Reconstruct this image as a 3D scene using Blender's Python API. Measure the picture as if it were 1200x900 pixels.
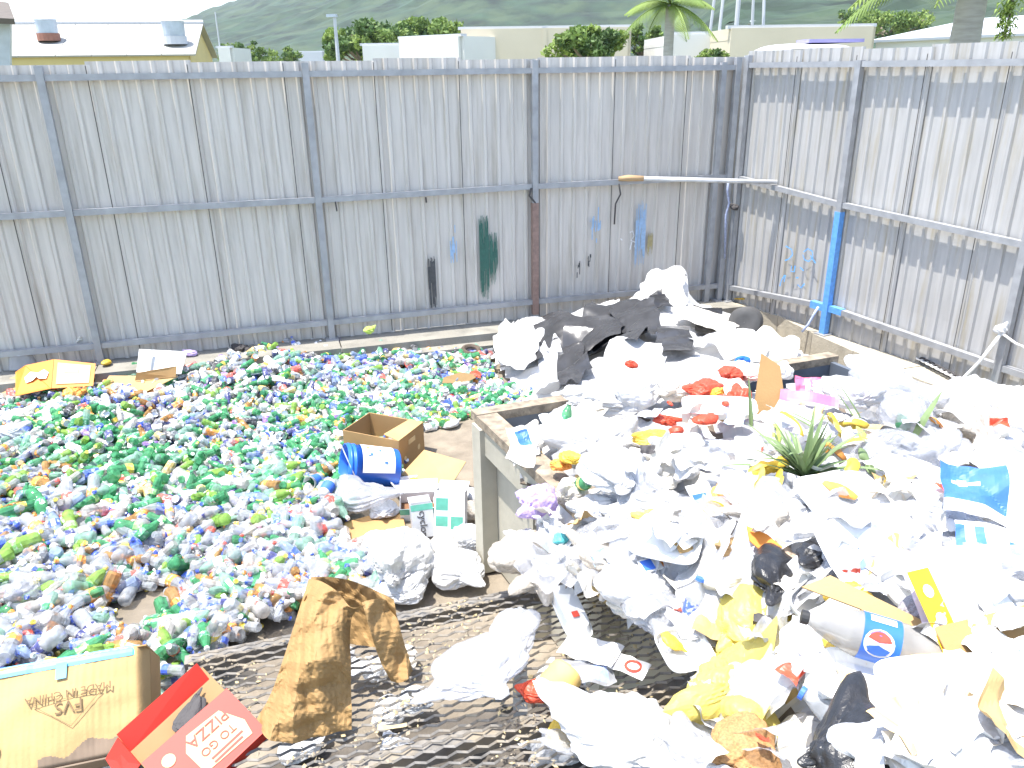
import bpy, bmesh, math, random
import numpy as np
from mathutils import Vector, Matrix, noise

random.seed(7); rng = np.random.default_rng(7)
for o in list(bpy.data.objects): bpy.data.objects.remove(o)
SC = bpy.context.scene; COL = SC.collection
def link(o): COL.objects.link(o); return o

# ------------------------------------------------------------------ camera
FPX, PITCH, ROLL, H = 940.0, .377, -.0142, 2.65      # the camera stands about 2.65 m above the slab
cp, sp = math.cos(PITCH), math.sin(PITCH); cr, sr = math.cos(ROLL), math.sin(ROLL)
FW = np.array([0, cp, -sp]); _U = np.array([0, sp, cp]); _R = np.array([1., 0, 0])
RT = cr*_R + sr*_U; UP = -sr*_R + cr*_U; EYE = np.array([0, 0, H])
cd = bpy.data.cameras.new('camera'); cam = link(bpy.data.objects.new('camera', cd))
cd.sensor_fit = 'HORIZONTAL'; cd.sensor_width = 36; cd.lens = FPX/1200*36; cd.clip_start = .05; cd.clip_end = 20000
m = Matrix.Identity(4)
for i in range(3): m[i][0], m[i][1], m[i][2], m[i][3] = RT[i], UP[i], -FW[i], EYE[i]
cam.matrix_world = m; SC.camera = cam

# ------------------------------------------------------------------ light
SUN_EL, SUN_DIR = math.radians(75), (-.98, -.20)       # high sun from the left, almost along the back fence
w = bpy.data.worlds.new('World'); SC.world = w; w.use_nodes = True
nt = w.node_tree; bg = nt.nodes['Background']; sky = nt.nodes.new('ShaderNodeTexSky'); sky.sky_type = 'NISHITA'
sky.sun_disc = False; sky.sun_elevation = SUN_EL; sky.sun_rotation = math.atan2(SUN_DIR[0], SUN_DIR[1])
sky.air_density = 1.0; sky.dust_density = 1.5; sky.ozone_density = 1.0
nt.links.new(sky.outputs[0], bg.inputs[0]); bg.inputs[1].default_value = .15
sd = bpy.data.lights.new('sun', 'SUN'); sun = link(bpy.data.objects.new('sun', sd)); sd.energy = 3.3; sd.angle = math.radians(.5)
sd.color = (1, .965, .9)
tos = Vector((SUN_DIR[0]*math.cos(SUN_EL), SUN_DIR[1]*math.cos(SUN_EL), math.sin(SUN_EL)*math.hypot(*SUN_DIR)))
sun.rotation_euler = tos.to_track_quat('Z', 'Y').to_euler(); sun.location = (-8, 2, 20)
SC.view_settings.view_transform = 'Standard'; SC.view_settings.look = 'None'
SC.view_settings.exposure = 1.62
SC.cycles.max_bounces = 6; SC.cycles.diffuse_bounces = 3; SC.cycles.transparent_max_bounces = 8; SC.view_settings.gamma = 1.0

# ------------------------------------------------------------------ places: a photo point at a known height, wall or distance
def ray(x, y): return RT*(x-600)/FPX + UP*(450-y)/FPX + FW
def G(x, y, z): r = ray(x, y); return EYE + r*((z-H)/r[2])
def BG(x, y, d): r = ray(x, y); return EYE + r*(d/r[1])
def px(P):
    d = np.asarray(P) - EYE; q = d@FW
    return 600 + FPX*(d@RT)/q, 450 - FPX*(d@UP)/q
def inpoly(x, y, poly):
    c = False; j = len(poly)-1
    for i in range(len(poly)):
        (xi, yi), (xj, yj) = poly[i], poly[j]
        if (yi > y) != (yj > y) and x < (xj-xi)*(y-yi)/(yj-yi)+xi: c = not c
        j = i
    return c
class Field:                                            # a smooth height field through surveyed spots
    def __init__(s, anchors):
        P = np.array([G(*a) for a in anchors]); s.xy = P[:, :2]; s.z = P[:, 2]
    def __call__(s, x, y):
        d = ((s.xy-[x, y])**2).sum(1)+.003; wt = d**-1.6; return float((wt@s.z)/wt.sum())
    def at(s, x, y, lift=0):
        z = .6
        for _ in range(14): P = G(x, y, z); z = .5*z + .5*(s(P[0], P[1])+lift)
        return G(x, y, z)
HEAP = Field([(600,515,.80),(640,500,.85),(700,484,.93),(760,474,.98),(820,475,1.08),(880,465,1.08),(950,455,1.0),(1000,452,.95),(1060,458,.78),
 (1130,475,.55),(1190,490,.55),(625,590,.86),(645,610,.92),(680,560,1.0),(760,560,1.1),(850,560,1.15),(950,540,1.15),(1050,540,1.12),(1150,550,1.05),
 (640,660,.86),(700,650,1.0),(780,640,1.1),(880,640,1.2),(1000,640,1.25),(1120,640,1.25),(720,720,.83),(790,725,.88),(850,720,1.02),(930,740,1.22),
 (1030,750,1.3),(1150,740,1.35),(830,800,.86),(880,830,.98),(960,830,1.18),(1050,830,1.33),(1170,850,1.42),(850,900,.86),(950,900,1.08),(1100,900,1.38),
 (1300,900,1.5),(1300,700,1.35),(1300,550,1.0)])
CORN = Field([(580,400,.2),(575,440,.1),(640,372,.42),(700,356,.48),(760,340,.62),(788,322,.78),(830,364,.5),(880,374,.42),(650,440,.22),(620,465,.08),
 (700,462,.45),(720,420,.5),(780,400,.6),(800,440,.72),(850,420,.62),(900,410,.55),(935,412,.5),(970,430,.45)])
LEFT = Field([(20,470,.14),(100,480,.17),(300,420,.22),(450,405,.16),(560,430,.10),(600,470,.05),(200,600,.14),(350,600,.10),(50,700,.13),(175,715,.01),
 (300,700,.10),(200,790,.22),(20,760,.2),(420,560,.04),(520,500,.01),(420,650,.02),(500,620,.02),(100,850,.25)])
PLAT_Z = .72

# ------------------------------------------------------------------ materials
MATS = {}
def mat(name, col, rough=.6, metal=0, var=.12, scale=8, bump=0, bscale=40, clear=0, trans=0, spec=.5, stretch=None, stain=None, sscale=3, rnd=0, emit=None):
    if name in MATS: return MATS[name]
    M = bpy.data.materials.new(name); M.use_nodes = True; MATS[name] = M
    n = M.node_tree.nodes; l = M.node_tree.links; b = n['Principled BSDF']; out = n['Material Output']
    b.inputs['Roughness'].default_value = rough; b.inputs['Metallic'].default_value = metal; b.inputs['Specular IOR Level'].default_value = spec
    tc = n.new('ShaderNodeTexCoord'); mp = n.new('ShaderNodeMapping'); l.new(tc.outputs['Object'], mp.inputs[0])
    if stretch: mp.inputs['Scale'].default_value = stretch
    oi = n.new('ShaderNodeObjectInfo')
    vm = n.new('ShaderNodeVectorMath'); vm.operation = 'MULTIPLY_ADD'; vm.inputs[1].default_value = (37, 53, 17)
    l.new(oi.outputs['Random'], vm.inputs[0]); l.new(mp.outputs[0], vm.inputs[2])
    nz = n.new('ShaderNodeTexNoise'); nz.inputs['Scale'].default_value = scale; nz.inputs['Detail'].default_value = 5; l.new(vm.outputs[0], nz.inputs[0])
    mr = n.new('ShaderNodeMapRange'); mr.inputs[1].default_value = .3; mr.inputs[2].default_value = .7; mr.inputs[3].default_value = 1-var; mr.inputs[4].default_value = 1+var
    l.new(nz.outputs[0], mr.inputs[0])
    cur = mr.outputs[0]
    if rnd:
        r2 = n.new('ShaderNodeMapRange'); r2.inputs[3].default_value = 1-rnd; r2.inputs[4].default_value = 1+rnd; l.new(oi.outputs['Random'], r2.inputs[0])
        mu = n.new('ShaderNodeMath'); mu.operation = 'MULTIPLY'; l.new(cur, mu.inputs[0]); l.new(r2.outputs[0], mu.inputs[1]); cur = mu.outputs[0]
    vs = n.new('ShaderNodeVectorMath'); vs.operation = 'SCALE'; vs.inputs[0].default_value = col; l.new(cur, vs.inputs['Scale'])
    colo = vs.outputs[0]
    if stain:
        n2 = n.new('ShaderNodeTexNoise'); n2.inputs['Scale'].default_value = sscale; n2.inputs['Detail'].default_value = 6; n2.inputs['Roughness'].default_value = .65
        l.new(vm.outputs[0], n2.inputs[0])
        m2 = n.new('ShaderNodeMapRange'); m2.inputs[1].default_value = stain[1]; m2.inputs[2].default_value = stain[2]; m2.inputs[4].default_value = stain[3]; l.new(n2.outputs[0], m2.inputs[0])
        mx = n.new('ShaderNodeMix'); mx.data_type = 'RGBA'; l.new(m2.outputs[0], mx.inputs[0]); l.new(colo, mx.inputs[6]); mx.inputs[7].default_value = (*stain[0], 1); colo = mx.outputs[2]
    l.new(colo, b.inputs['Base Color'])
    if bump:
        nb = n.new('ShaderNodeTexNoise'); nb.inputs['Scale'].default_value = bscale; nb.inputs['Detail'].default_value = 4; l.new(vm.outputs[0], nb.inputs[0])
        bp = n.new('ShaderNodeBump'); bp.inputs['Strength'].default_value = bump; bp.inputs['Distance'].default_value = .02; l.new(nb.outputs[0], bp.inputs['Height']); l.new(bp.outputs[0], b.inputs['Normal'])
    sh = b.outputs[0]
    if trans:
        tr = n.new('ShaderNodeBsdfTranslucent'); l.new(colo, tr.inputs[0]); ms = n.new('ShaderNodeMixShader'); ms.inputs[0].default_value = trans
        l.new(sh, ms.inputs[1]); l.new(tr.outputs[0], ms.inputs[2]); sh = ms.outputs[0]
    if clear:
        tp = n.new('ShaderNodeBsdfTransparent'); ms = n.new('ShaderNodeMixShader'); ms.inputs[0].default_value = clear
        mxc = n.new('ShaderNodeMix'); mxc.data_type = 'RGBA'; mxc.inputs[0].default_value = .5; l.new(colo, mxc.inputs[6]); mxc.inputs[7].default_value = (1, 1, 1, 1); l.new(mxc.outputs[2], tp.inputs[0])
        l.new(sh, ms.inputs[1]); l.new(tp.outputs[0], ms.inputs[2]); sh = ms.outputs[0]
    if sh is not b.outputs[0]: l.new(sh, out.inputs[0])
    return M
sheetm = mat('galvanised_sheet', (.57,.53,.48), .5, .1, .10, 5, .04, 30, stretch=(5,5,.35), stain=((.25,.205,.13),.52,.76,.55), sscale=2.6, rnd=.05)
sheetr = mat('weathered_sheet', (.44,.43,.415), .5, .1, .10, 5, .04, 30, stretch=(5,5,.35), stain=((.33,.27,.15),.52,.72,.7), sscale=2.6, rnd=.05)
steel = mat('grey_steel', (.35,.355,.365), .5, .3, .15, 10)
bluep = mat('blue_paint', (.12,.33,.72), .5, 0, .15, 30)
conc = mat('concrete', (.25,.235,.20), .9, 0, .22, 6, .35, 60, stain=((.16,.145,.12),.5,.75,.7))
ledgec = mat('ledge_concrete', (.42,.38,.30), .9, 0, .2, 5, .3, 50, stain=((.2,.18,.14),.52,.75,.6))
floorc = mat('dirty_slab', (.22,.185,.14), .95, 0, .25, 5, .4, 40, stain=((.12,.095,.07),.48,.7,.7))
white = mat('white_plastic', (.66,.66,.66), .36, 0, .08, 6, .25, 22, trans=.2, clear=.10, stain=((.42,.44,.52),.66,.70,.6), sscale=7)
white2 = mat('cream_plastic', (.70,.66,.58), .42, 0, .10, 6, .12, 25, trans=.12, stain=((.55,.45,.30),.6,.75,.5))
wgrey = mat('greyish_plastic', (.55,.56,.58), .4, 0, .10, 6, .12, 25, trans=.2)
dirty = mat('soiled_clear_plastic', (.55,.50,.43), .35, 0, .25, 12, .15, 25, clear=.25, trans=.2)
clearb = mat('clear_plastic', (.62,.63,.66), .14, 0, .10, 8, .3, 18, clear=.60, trans=.06)
blackp = mat('black_plastic', (.022,.022,.024), .30, 0, .2, 6, .15, 25)
greyp = mat('dark_grey_sheet', (.045,.045,.048), .26, 0, .25, 5, .06, 14, stain=((.2,.2,.2),.58,.8,.3))
yellowb = mat('yellow_plastic', (.72,.60,.16), .4, 0, .08, 6, .12, 25, trans=.35)
lilac = mat('lilac_plastic', (.60,.48,.76), .4, 0, .1, 6, .12, 25, trans=.3)
redp = mat('red_plastic', (.66,.085,.04), .4, 0, .3, 12, .1, 25, trans=.2)
pinkp = mat('pink_plastic', (.80,.16,.28), .5, 0, .15, 14, trans=.15)
card = mat('cardboard', (.39,.235,.095), .85, 0, .08, 5, .08, 90, stain=((.30,.18,.08),.6,.8,.4))
card2 = mat('pale_cardboard', (.45,.30,.13), .85, 0, .08, 5, .08, 90)
cardin = mat('cardboard_inside', (.30,.19,.085), .9, 0, .1, 6)
kraft = mat('kraft_paper', (.31,.185,.068), .75, 0, .10, 9, .1, 60)
orangec = mat('orange_card', (.68,.22,.025), .6, 0, .1, 8)
redc = mat('red_card', (.48,.022,.008), .55, 0, .08, 8)
creamc = mat('cream_print', (.62,.45,.22), .6, 0, .1, 10)
inkm = mat('dark_print', (.19,.125,.06), .8, 0, .2, 40)
brownin = mat('brown_interior', (.20,.10,.05), .9)
foam = mat('white_foam', (.72,.72,.70), .6, 0, .03, 10, .05, 60)
tanfoam = mat('tan_food_stain', (.70,.48,.22), .6, 0, .2, 20)
bluepl = mat('blue_bucket_plastic', (.02,.14,.62), .35, 0, .1, 8)
cyan = mat('pale_blue_tape', (.10,.40,.62), .5, 0, .12, 12)
binm = mat('bin_paint', (.42,.39,.31), .7, .0, .12, 5, .1, 40, stain=((.26,.22,.16),.55,.75,.6))
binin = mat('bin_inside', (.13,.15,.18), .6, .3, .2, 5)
rust = mat('rusty_rim', (.27,.22,.16), .85, .1, .4, 20, .3, 80, stain=((.36,.30,.21),.55,.7,.7), sscale=18)
meshm = mat('mesh_metal', (.20,.185,.165), .75, .2, .35, 20, stain=((.30,.25,.18),.48,.62,.8), sscale=6)
dirtm = mat('dry_dirt', (.30,.25,.18), 1, 0, .3, 30)
strawm = mat('straw', (.50,.40,.22), 1, 0, .25, 30)
silver = mat('aluminium', (.66,.67,.69), .32, .75, .1, 10)
rope = mat('rope', (.72,.71,.68), .8, 0, .15, 30)
ropeb = mat('dark_rope', (.06,.055,.055), .8, 0, .15, 30)
wood = mat('weathered_wood', (.42,.28,.15), .85, 0, .2, 6, stretch=(1,8,8))
leafg = mat('pineapple_leaf', (.17,.24,.10), .55, 0, .25, 12, trans=.15)
limeg = mat('green_fruit', (.42,.55,.10), .5, 0, .15, 10)
peel = mat('yellow_peel', (.66,.44,.05), .5, 0, .2, 10, trans=.1)
peelo = mat('orange_peel', (.75,.30,.06), .5, 0, .2, 10)
ink_blue = mat('blue_print', (.05,.16,.62), .5, 0, .15, 20)
ink_black = mat('black_print', (.03,.03,.03), .6)
ink_red = mat('red_print', (.72,.08,.05), .5)
ink_green = mat('green_print', (.10,.36,.27), .5, 0, .15, 20)
soil_drk = mat('dark_rubber', (.05,.045,.045), .7)

# ------------------------------------------------------------------ mesh helpers
class MB:
    def __init__(s): s.v = []; s.f = []; s.m = []
    def add(s, vs, fs, mi=0):
        k = len(s.v); s.v += [tuple(map(float, q)) for q in vs]; s.f += [tuple(i+k for i in f) for f in fs]; s.m += [mi]*len(fs); return s
    def box(s, lo, hi, mi=0, M=None):
        vs = [(x, y, z) for z in (lo[2], hi[2]) for y in (lo[1], hi[1]) for x in (lo[0], hi[0])]
        if M is not None: vs = [tuple(M@Vector(q)) for q in vs]
        return s.add(vs, [(0,2,3,1),(4,5,7,6),(0,1,5,4),(2,6,7,3),(0,4,6,2),(1,3,7,5)], mi)
    def tube(s, pts, r, n=8, mi=0, cap=True):
        P = [Vector(p) for p in pts]; rs = r if isinstance(r, (list, tuple)) else [r]*len(P); vs = []
        t0 = (P[1]-P[0]).normalized(); a = t0.orthogonal().normalized()
        for i, p in enumerate(P):
            t = (P[min(i+1, len(P)-1)]-P[max(i-1, 0)]).normalized(); a = (a-t*a.dot(t)).normalized(); b = t.cross(a)
            for k in range(n): q = 2*math.pi*k/n; vs.append(p+(a*math.cos(q)+b*math.sin(q))*rs[i])
        fs = [(i*n+k, i*n+(k+1)%n, (i+1)*n+(k+1)%n, (i+1)*n+k) for i in range(len(P)-1) for k in range(n)]
        if cap: fs += [tuple(range(n-1, -1, -1)), tuple(range((len(P)-1)*n, len(P)*n))]
        return s.add(vs, fs, mi)
    def lathe(s, prof, n=12, mi=0):
        vs = [(r*math.cos(2*math.pi*k/n), r*math.sin(2*math.pi*k/n), z) for r, z in prof for k in range(n)]
        fs = [(i*n+k, i*n+(k+1)%n, (i+1)*n+(k+1)%n, (i+1)*n+k) for i in range(len(prof)-1) for k in range(n)]
        return s.add(vs, fs, mi)
    def poly(s, pts, mi=0): return s.add(pts, [tuple(range(len(pts)))], mi)
    def slab(s, pts, t, mi=0):                            # an outline with real thickness
        P = [Vector(p) for p in pts]; nrm = Vector((0, 0, 0))
        for i in range(len(P)): nrm += (P[i]-P[0]).cross(P[(i+1) % len(P)]-P[0])
        nrm = nrm.normalized()
        if nrm.z < -.9: P.reverse(); nrm = -nrm
        nrm = nrm*t; n = len(P)
        return s.add(P+[p-nrm for p in P], [tuple(range(n)), tuple(range(2*n-1, n-1, -1))]+[(i, i+n, (i+1) % n+n, (i+1) % n) for i in range(n)], mi)
    def grid(s, fn, nu, nv, mi=0):
        vs = [fn(i/nu, j/nv) for j in range(nv+1) for i in range(nu+1)]
        return s.add(vs, [(j*(nu+1)+i, j*(nu+1)+i+1, (j+1)*(nu+1)+i+1, (j+1)*(nu+1)+i) for j in range(nv) for i in range(nu)], mi)
    def mesh(s, name, mats, smooth=False):
        me = bpy.data.meshes.new(name); me.from_pydata(s.v, [], s.f)
        for q in (mats if isinstance(mats, (list, tuple)) else [mats]): me.materials.append(q)
        if any(s.m): me.polygons.foreach_set('material_index', s.m)
        if smooth: me.polygons.foreach_set('use_smooth', [True]*len(me.polygons))
        me.update(); return me
    def build(s, name, mats, parent=None, smooth=False): return obj(name, s.mesh(name, mats, smooth), parent)
def obj(name, me, parent=None, loc=None, rot=None, scale=None):
    o = link(bpy.data.objects.new(name, me))
    if parent: o.parent = parent
    if loc is not None: o.location = [float(q) for q in loc]
    if rot is not None: o.rotation_euler = rot
    if scale is not None: o.scale = scale
    return o
def tag(o, label=None, cat=None, group=None, kind=None):
    if label: o['label'] = label
    if cat: o['category'] = cat
    if group: o['group'] = group
    if kind: o['kind'] = kind
    return o
def thing(name, loc, label, cat, rot=(0, 0, 0), group=None):
    o = link(bpy.data.objects.new(name, None)); o.empty_display_size = .1; o.location = [float(q) for q in loc]; o.rotation_euler = rot
    return tag(o, label, cat, group)
def basis(o, e1, e2, e3, loc):                             # orient a thing by its own three axes
    M = Matrix.Identity(4)
    for i in range(3): M[i][0], M[i][1], M[i][2], M[i][3] = e1[i], e2[i], e3[i], loc[i]
    o.matrix_world = M; return o
def text_mesh(body, size, mt, ext=.0008):
    c = bpy.data.curves.new('lettering', 'FONT'); c.body = body; c.size = size; c.extrude = ext; c.align_x = 'CENTER'; c.align_y = 'CENTER'; c.resolution_u = 3
    o = link(bpy.data.objects.new('lettering', c)); bpy.context.view_layer.update()
    me = bpy.data.meshes.new_from_object(o.evaluated_get(bpy.context.evaluated_depsgraph_get())); bpy.data.objects.remove(o); bpy.data.curves.remove(c)
    me.materials.clear(); me.materials.append(mt); return me
def crumple(P, seed, amp, freq, n=9):
    r = np.random.default_rng(seed); d = np.zeros(len(P))
    for i in range(n):
        a = r.normal(size=3); a /= np.linalg.norm(a); b = r.normal(size=3); fr = freq*r.uniform(.5, 2.4)
        t = P@a*fr + r.uniform() + .35*np.sin(P@b*freq*1.3+r.uniform(0, 6))
        d += (np.abs((t % 1)*2-1)-.5)*amp*freq/fr
    return d

# ================================================================== ground and setting
def ledge_line(poly, z0, z1, name, m_, parent=None):
    b = MB(); n = len(poly); b.slab([(x, y, z1) for x, y in poly], z1-z0); return b.build(name, m_, parent)
gm = mat('far_ground', (.17,.18,.11), 1, 0, .3, .05)
b = MB(); b.grid(lambda u, v: ((u-.5)*9000, -500+v*8000, -.06), 8, 8); tag(b.build('ground', gm), kind='structure')
b = MB(); b.grid(lambda u, v: (-9+u*15, -3+v*13.5, .012*noise.noise((u*9, v*9, 0))), 60, 54); tag(b.build('concrete_floor', floorc, smooth=True), kind='structure')

C = np.array([2.36, 8.55]); TH = (.285, -1.10)
def walldir(k): return np.array([math.cos(TH[k]), math.sin(TH[k])])
def wallpt(x, y, k):                                       # photo point -> distance along that fence and height
    n = np.array([-math.sin(TH[k]), math.cos(TH[k])]); r = ray(x, y); t = (C@n)/(r[:2]@n); P = EYE+r*t
    return float((P[:2]-C)@walldir(k)), float(P[2])
def wallxyz(s, z, k, off=0):
    n = np.array([math.sin(TH[k]), -math.cos(TH[k])]); q = C+walldir(k)*s+n*off; return (q[0], q[1], z)

# ================================================================== fences
RIB = (.132, .118)
def prof(s, k):
    p = RIB[k]; q = (s % p)/p
    if q < .62: return 0.0
    if q < .72: return (q-.62)/.10*.019
    if q < .90: return .019
    return (1-q)/.10*.019
def sheet_mesh(k, wd, h):
    n = int(round(wd/RIB[k])); p = RIB[k]; xs = []
    for i in range(n):
        for q in (0, .3, .62, .72, .90): xs.append((i+q)*p)
    xs.append(n*p); b = MB(); nz = 12; vs = []
    for j in range(nz+1):
        for x in xs: vs.append((x, prof(x+1e-6, k)*(-1)+.004*noise.noise((x*3, j*.7, k)), h*j/nz))
    c = len(xs); b.add(vs, [(j*c+i, j*c+i+1, (j+1)*c+i+1, (j+1)*c+i) for j in range(nz) for i in range(c-1)])
    me = b.mesh('sheet', (sheetm, sheetr)[k]); return me, n*p
seamd = mat('seam_shade', (.10,.095,.085), .9, 0, .3, 20)  # shadow where sheets overlap, put in as thin dark strips
def fence(k, s0, s1, posts, rails, label, sh, z0):
    r = thing('sheet_fence', (C[0], C[1], 0), label, 'fence', (0, 0, TH[k]))
    me, wd = sheet_mesh(k, sh, 2.72-z0 if k == 0 else 2.76-z0); s = s0; i = 0
    while s < s1-.02:
        o = obj('sheet', me, r, (s, .010+.012*(i % 2), z0+.012*math.sin(i*2.3)), (0, math.radians(.2*math.sin(i*1.7)), 0)); i += 1
        if s+wd > s1+.05: o.scale.x = max(.1, (s1-s)/wd)
        if s > s0: b = MB(); b.box((s-.004, -.0235, z0+.03), (s+.003, -.0215, 2.70)); b.build('lap_shadow', seamd, r)
        s += wd-.034
    for j, (sp_, zt, mt) in enumerate(posts):
        z_b = .25
        b = MB(); b.box((sp_-.028, -.085, z_b), (sp_+.028, -.03, zt)); o = b.build('post', mt, r)
        b = MB(); b.box((sp_-.06, -.12, z_b-.003), (sp_+.06, -.005, z_b+.008)); b.build('base_plate', steel, o)
    for zs in rails:
        for (a, za), (c, zc) in zip(zs[:-1], zs[1:]):
            b = MB(); a2, c2 = a+.029, c-.029
            vs = [(x, y, z+dz) for x, z in ((a2, za), (c2, zc)) for y, dz in ((-.072, -.024), (-.020, -.024), (-.020, .024), (-.072, .024))]
            b.add(vs, [(0,1,5,4),(1,2,6,5),(2,3,7,6),(3,0,4,7),(0,3,2,1),(4,5,6,7)]); b.build('rail', steel, r)
    return r
PB = [-10.35, -8.3, -6.28, -4.26, -2.22, -.12]
fb = fence(0, -10.5, .05, [(s, 2.70, steel) for s in PB], [[(s, 2.615+.01*math.sin(s*3)) for s in PB], [(s, 1.565+.008*math.sin(s*2)) for s in PB], [(s, .415+.012*math.sin(s*2.2)) for s in PB]],
           'long grey corrugated sheet fence along the back of the yard', .792, .235)
PR = [(.1,2.72),(1.44,2.66),(3.13,2.66),(4.85,2.68),(6.6,2.68)]
fr_ = fence(1, .02, 6.6, [(s, z, steel) for s, z in PR], [[(.1,2.63),(1.44,2.63),(3.13,2.63),(4.85,2.63),(6.6,2.63)], [(.1,1.55),(1.44,1.46),(3.13,1.40),(4.85,1.40),(6.6,1.4)], [(.1,.40),(1.44,.51),(3.13,.46),(4.85,.44),(6.6,.44)]],
           'shorter corrugated sheet fence on the right with one blue-painted post', .708, .24)
# blue paint on one post and its rail ends (sleeves of paint round the steel)
b = MB(); b.box((1.409,-.0875,.26),(1.471,-.0275,1.40)); b.build('blue_post_paint', bluep, fr_)
b = MB(); b.box((1.25,-.0745,.466),(1.4085,-.0185,.532)); b.build('blue_rail_paint', bluep, fr_)
b = MB(); b.box((1.4715,-.0745,.478),(1.62,-.0185,.536)); b.build('blue_rail_paint', bluep, fr_)
# second upright bundled against the corner post
b = MB(); b.box((-.30,-.075,.25),(-.245,-.025,2.66)); b.build('post', steel, fb)
# paint daubs that follow the ribs
def daub(root, k, x0, x1, y0, y1, m_, rag=.05, seed=0, n=26):
    s0, zt = wallpt(x0, y0, k); s1, _ = wallpt(x1, y0, k); _, zb = wallpt((x0+x1)/2, y1, k); r = np.random.default_rng(seed); b = MB()
    for i in range(n):
        a, c = s0+(s1-s0)*i/n, s0+(s1-s0)*(i+1)/n; t = zt-abs(r.normal())*rag; q = zb+abs(r.normal())*rag*1.6
        ms = .022+.004
        b.add([(a,-ms-.001*(i%2),q),(c,-ms-.001*(i%2),q),(c,-ms-.001*(i%2),t),(a,-ms-.001*(i%2),t)], [(0,1,2,3)])
    return b.build('paint_daub', m_, root)
pgreen = mat('green_daub', (.03,.12,.09), .6, 0, .2, 30); pblk = mat('black_daub', (.07,.07,.07), .7, 0, .3, 30)
pbl = mat('faded_blue_daub', (.30,.44,.62), .6, 0, .15, 30); pyl = mat('faded_yellow_daub', (.36,.30,.15), .6, 0, .2, 30); pwh = mat('white_daub', (.75,.75,.75), .6)
prs = mat('rust_daub', (.26,.17,.14), .7, 0, .2, 30)
daub(fb, 0, 560, 571, 252, 352, pgreen, .10, 1); daub(fb, 0, 571, 582, 270, 335, pgreen, .10, 2); daub(fb, 0, 500, 509, 300, 362, pblk, .05, 3, 12)
daub(fb, 0, 745, 757, 235, 312, pbl, .12, 4); daub(fb, 0, 758, 764, 272, 300, pyl, .04, 5, 10); daub(fb, 0, 674, 679, 304, 326, pblk, .05, 6, 5); daub(fb, 0, 687, 692, 292, 314, pblk, .05, 8, 5)
daub(fb, 0, 526, 534, 272, 312, pbl, .10, 9, 8); daub(fb, 0, 690, 703, 258, 282, pbl, .12, 12, 10)
b = MB(); b.box((-2.2505,-.0875,.3),(-2.1895,-.0275,1.42)); b.build('rust_stain', prs, fb)
def stroke(root, k, pts, wpx, m_):
    P = [wallpt(x, y, k) for x, y in pts]; wd = wpx*.0042; vs = []; b = MB()
    for i, (s, z) in enumerate(P):
        a = P[max(i-1, 0)]; c = P[min(i+1, len(P)-1)]; d = Vector((c[0]-a[0], c[1]-a[1])).normalized(); q = wd*(.7+.6*random.random())
        vs += [(s-d.y*q, -.0255, z+d.x*q), (s+d.y*q, -.0255, z-d.x*q)]
    b.add(vs, [(2*i, 2*i+1, 2*i+3, 2*i+2) for i in range(len(P)-1)]); return b.build('graffiti_stroke', m_, root)
gb = mat('graffiti_blue', (.14,.40,.80), .5, 0, .1, 20)
for pts in ([(923,288),(930,292),(931,298),(927,303),(922,305)], [(944,295),(949,291),(954,294),(955,301),(950,306),(945,304),(943,298)], [(952,299),(958,308)],
            [(930,311),(929,318),(933,318),(934,311)], [(940,313),(944,317)], [(922,322),(918,328),(916,335)], [(923,322),(921,330)], [(937,333),(941,337),(945,332)], [(978,331),(979,337)], [(935,325),(938,325)]):
    stroke(fr_, 1, pts, 1.6, gb)
for pts in ([(737,272),(740,270),(742,276),(738,281),(744,284),(742,289)], [(739,283),(737,292)], [(726,279),(728,281)]): stroke(fb, 0, pts, 1.5, pwh)

# concrete ledges under the fences
def strip(k, s0, s1, o0, o1): return [wallxyz(s, 0, k, o)[:2] for s, o in ((s0, o0), (s1, o0), (s1, o1), (s0, o1))]
lb = thing('concrete_ledge', wallxyz(-5, 0, 0), 'low stepped concrete kerb under the back fence', 'ledge')
lb.location = (0, 0, 0)
for i in range(6):
    a = -10.5+i*2.1
    poly = strip(0, a+.006, a+2.094, .36, -.25) if i < 5 else strip(0, a+.006, .25, .36, -.25)
    b = MB(); b.slab([(x, y, .248-.006*(i % 2)) for x, y in poly], .32); b.build('kerb_block', conc, lb)
b = MB(); b.slab([(x, y, .17) for x, y in strip(0, -10.5, -.5, .50, .361)], .25); b.build('kerb_step', conc, lb)
lr = thing('concrete_ledge', (0, 0, 0), 'wide concrete ledge under the right fence rounding into the corner', 'ledge')
edge = [G(858,356,.25), G(878,361,.25), G(912,370,.25), G(952,390,.25), G(1000,411,.25), G(1050,433,.25), G(1098,452,.25), G(1150,476,.25)]
e_end = wallxyz(5.2, .25, 1, .50); edge.append(np.array(e_end))
back = [wallxyz(s, .25, 1, -.2) for s in (.25,.45,.8,1.4,1.95,2.5,3.0,3.5,5.2)]
for i in range(len(edge)-1):
    a, c, d, e = [Vector(q) for q in (edge[i], edge[i+1], back[i+1], back[i])]; t = (c-a).normalized()*.003
    b = MB(); b.slab([tuple(a+t)[:2]+(.25-.004*(i % 2),), tuple(c-t)[:2]+(.25-.004*(i % 2),), tuple(d-t)[:2]+(.25-.004*(i % 2),), tuple(e+t)[:2]+(.25-.004*(i % 2),)], .36)
    b.build('ledge_block', ledgec, lr)

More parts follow.
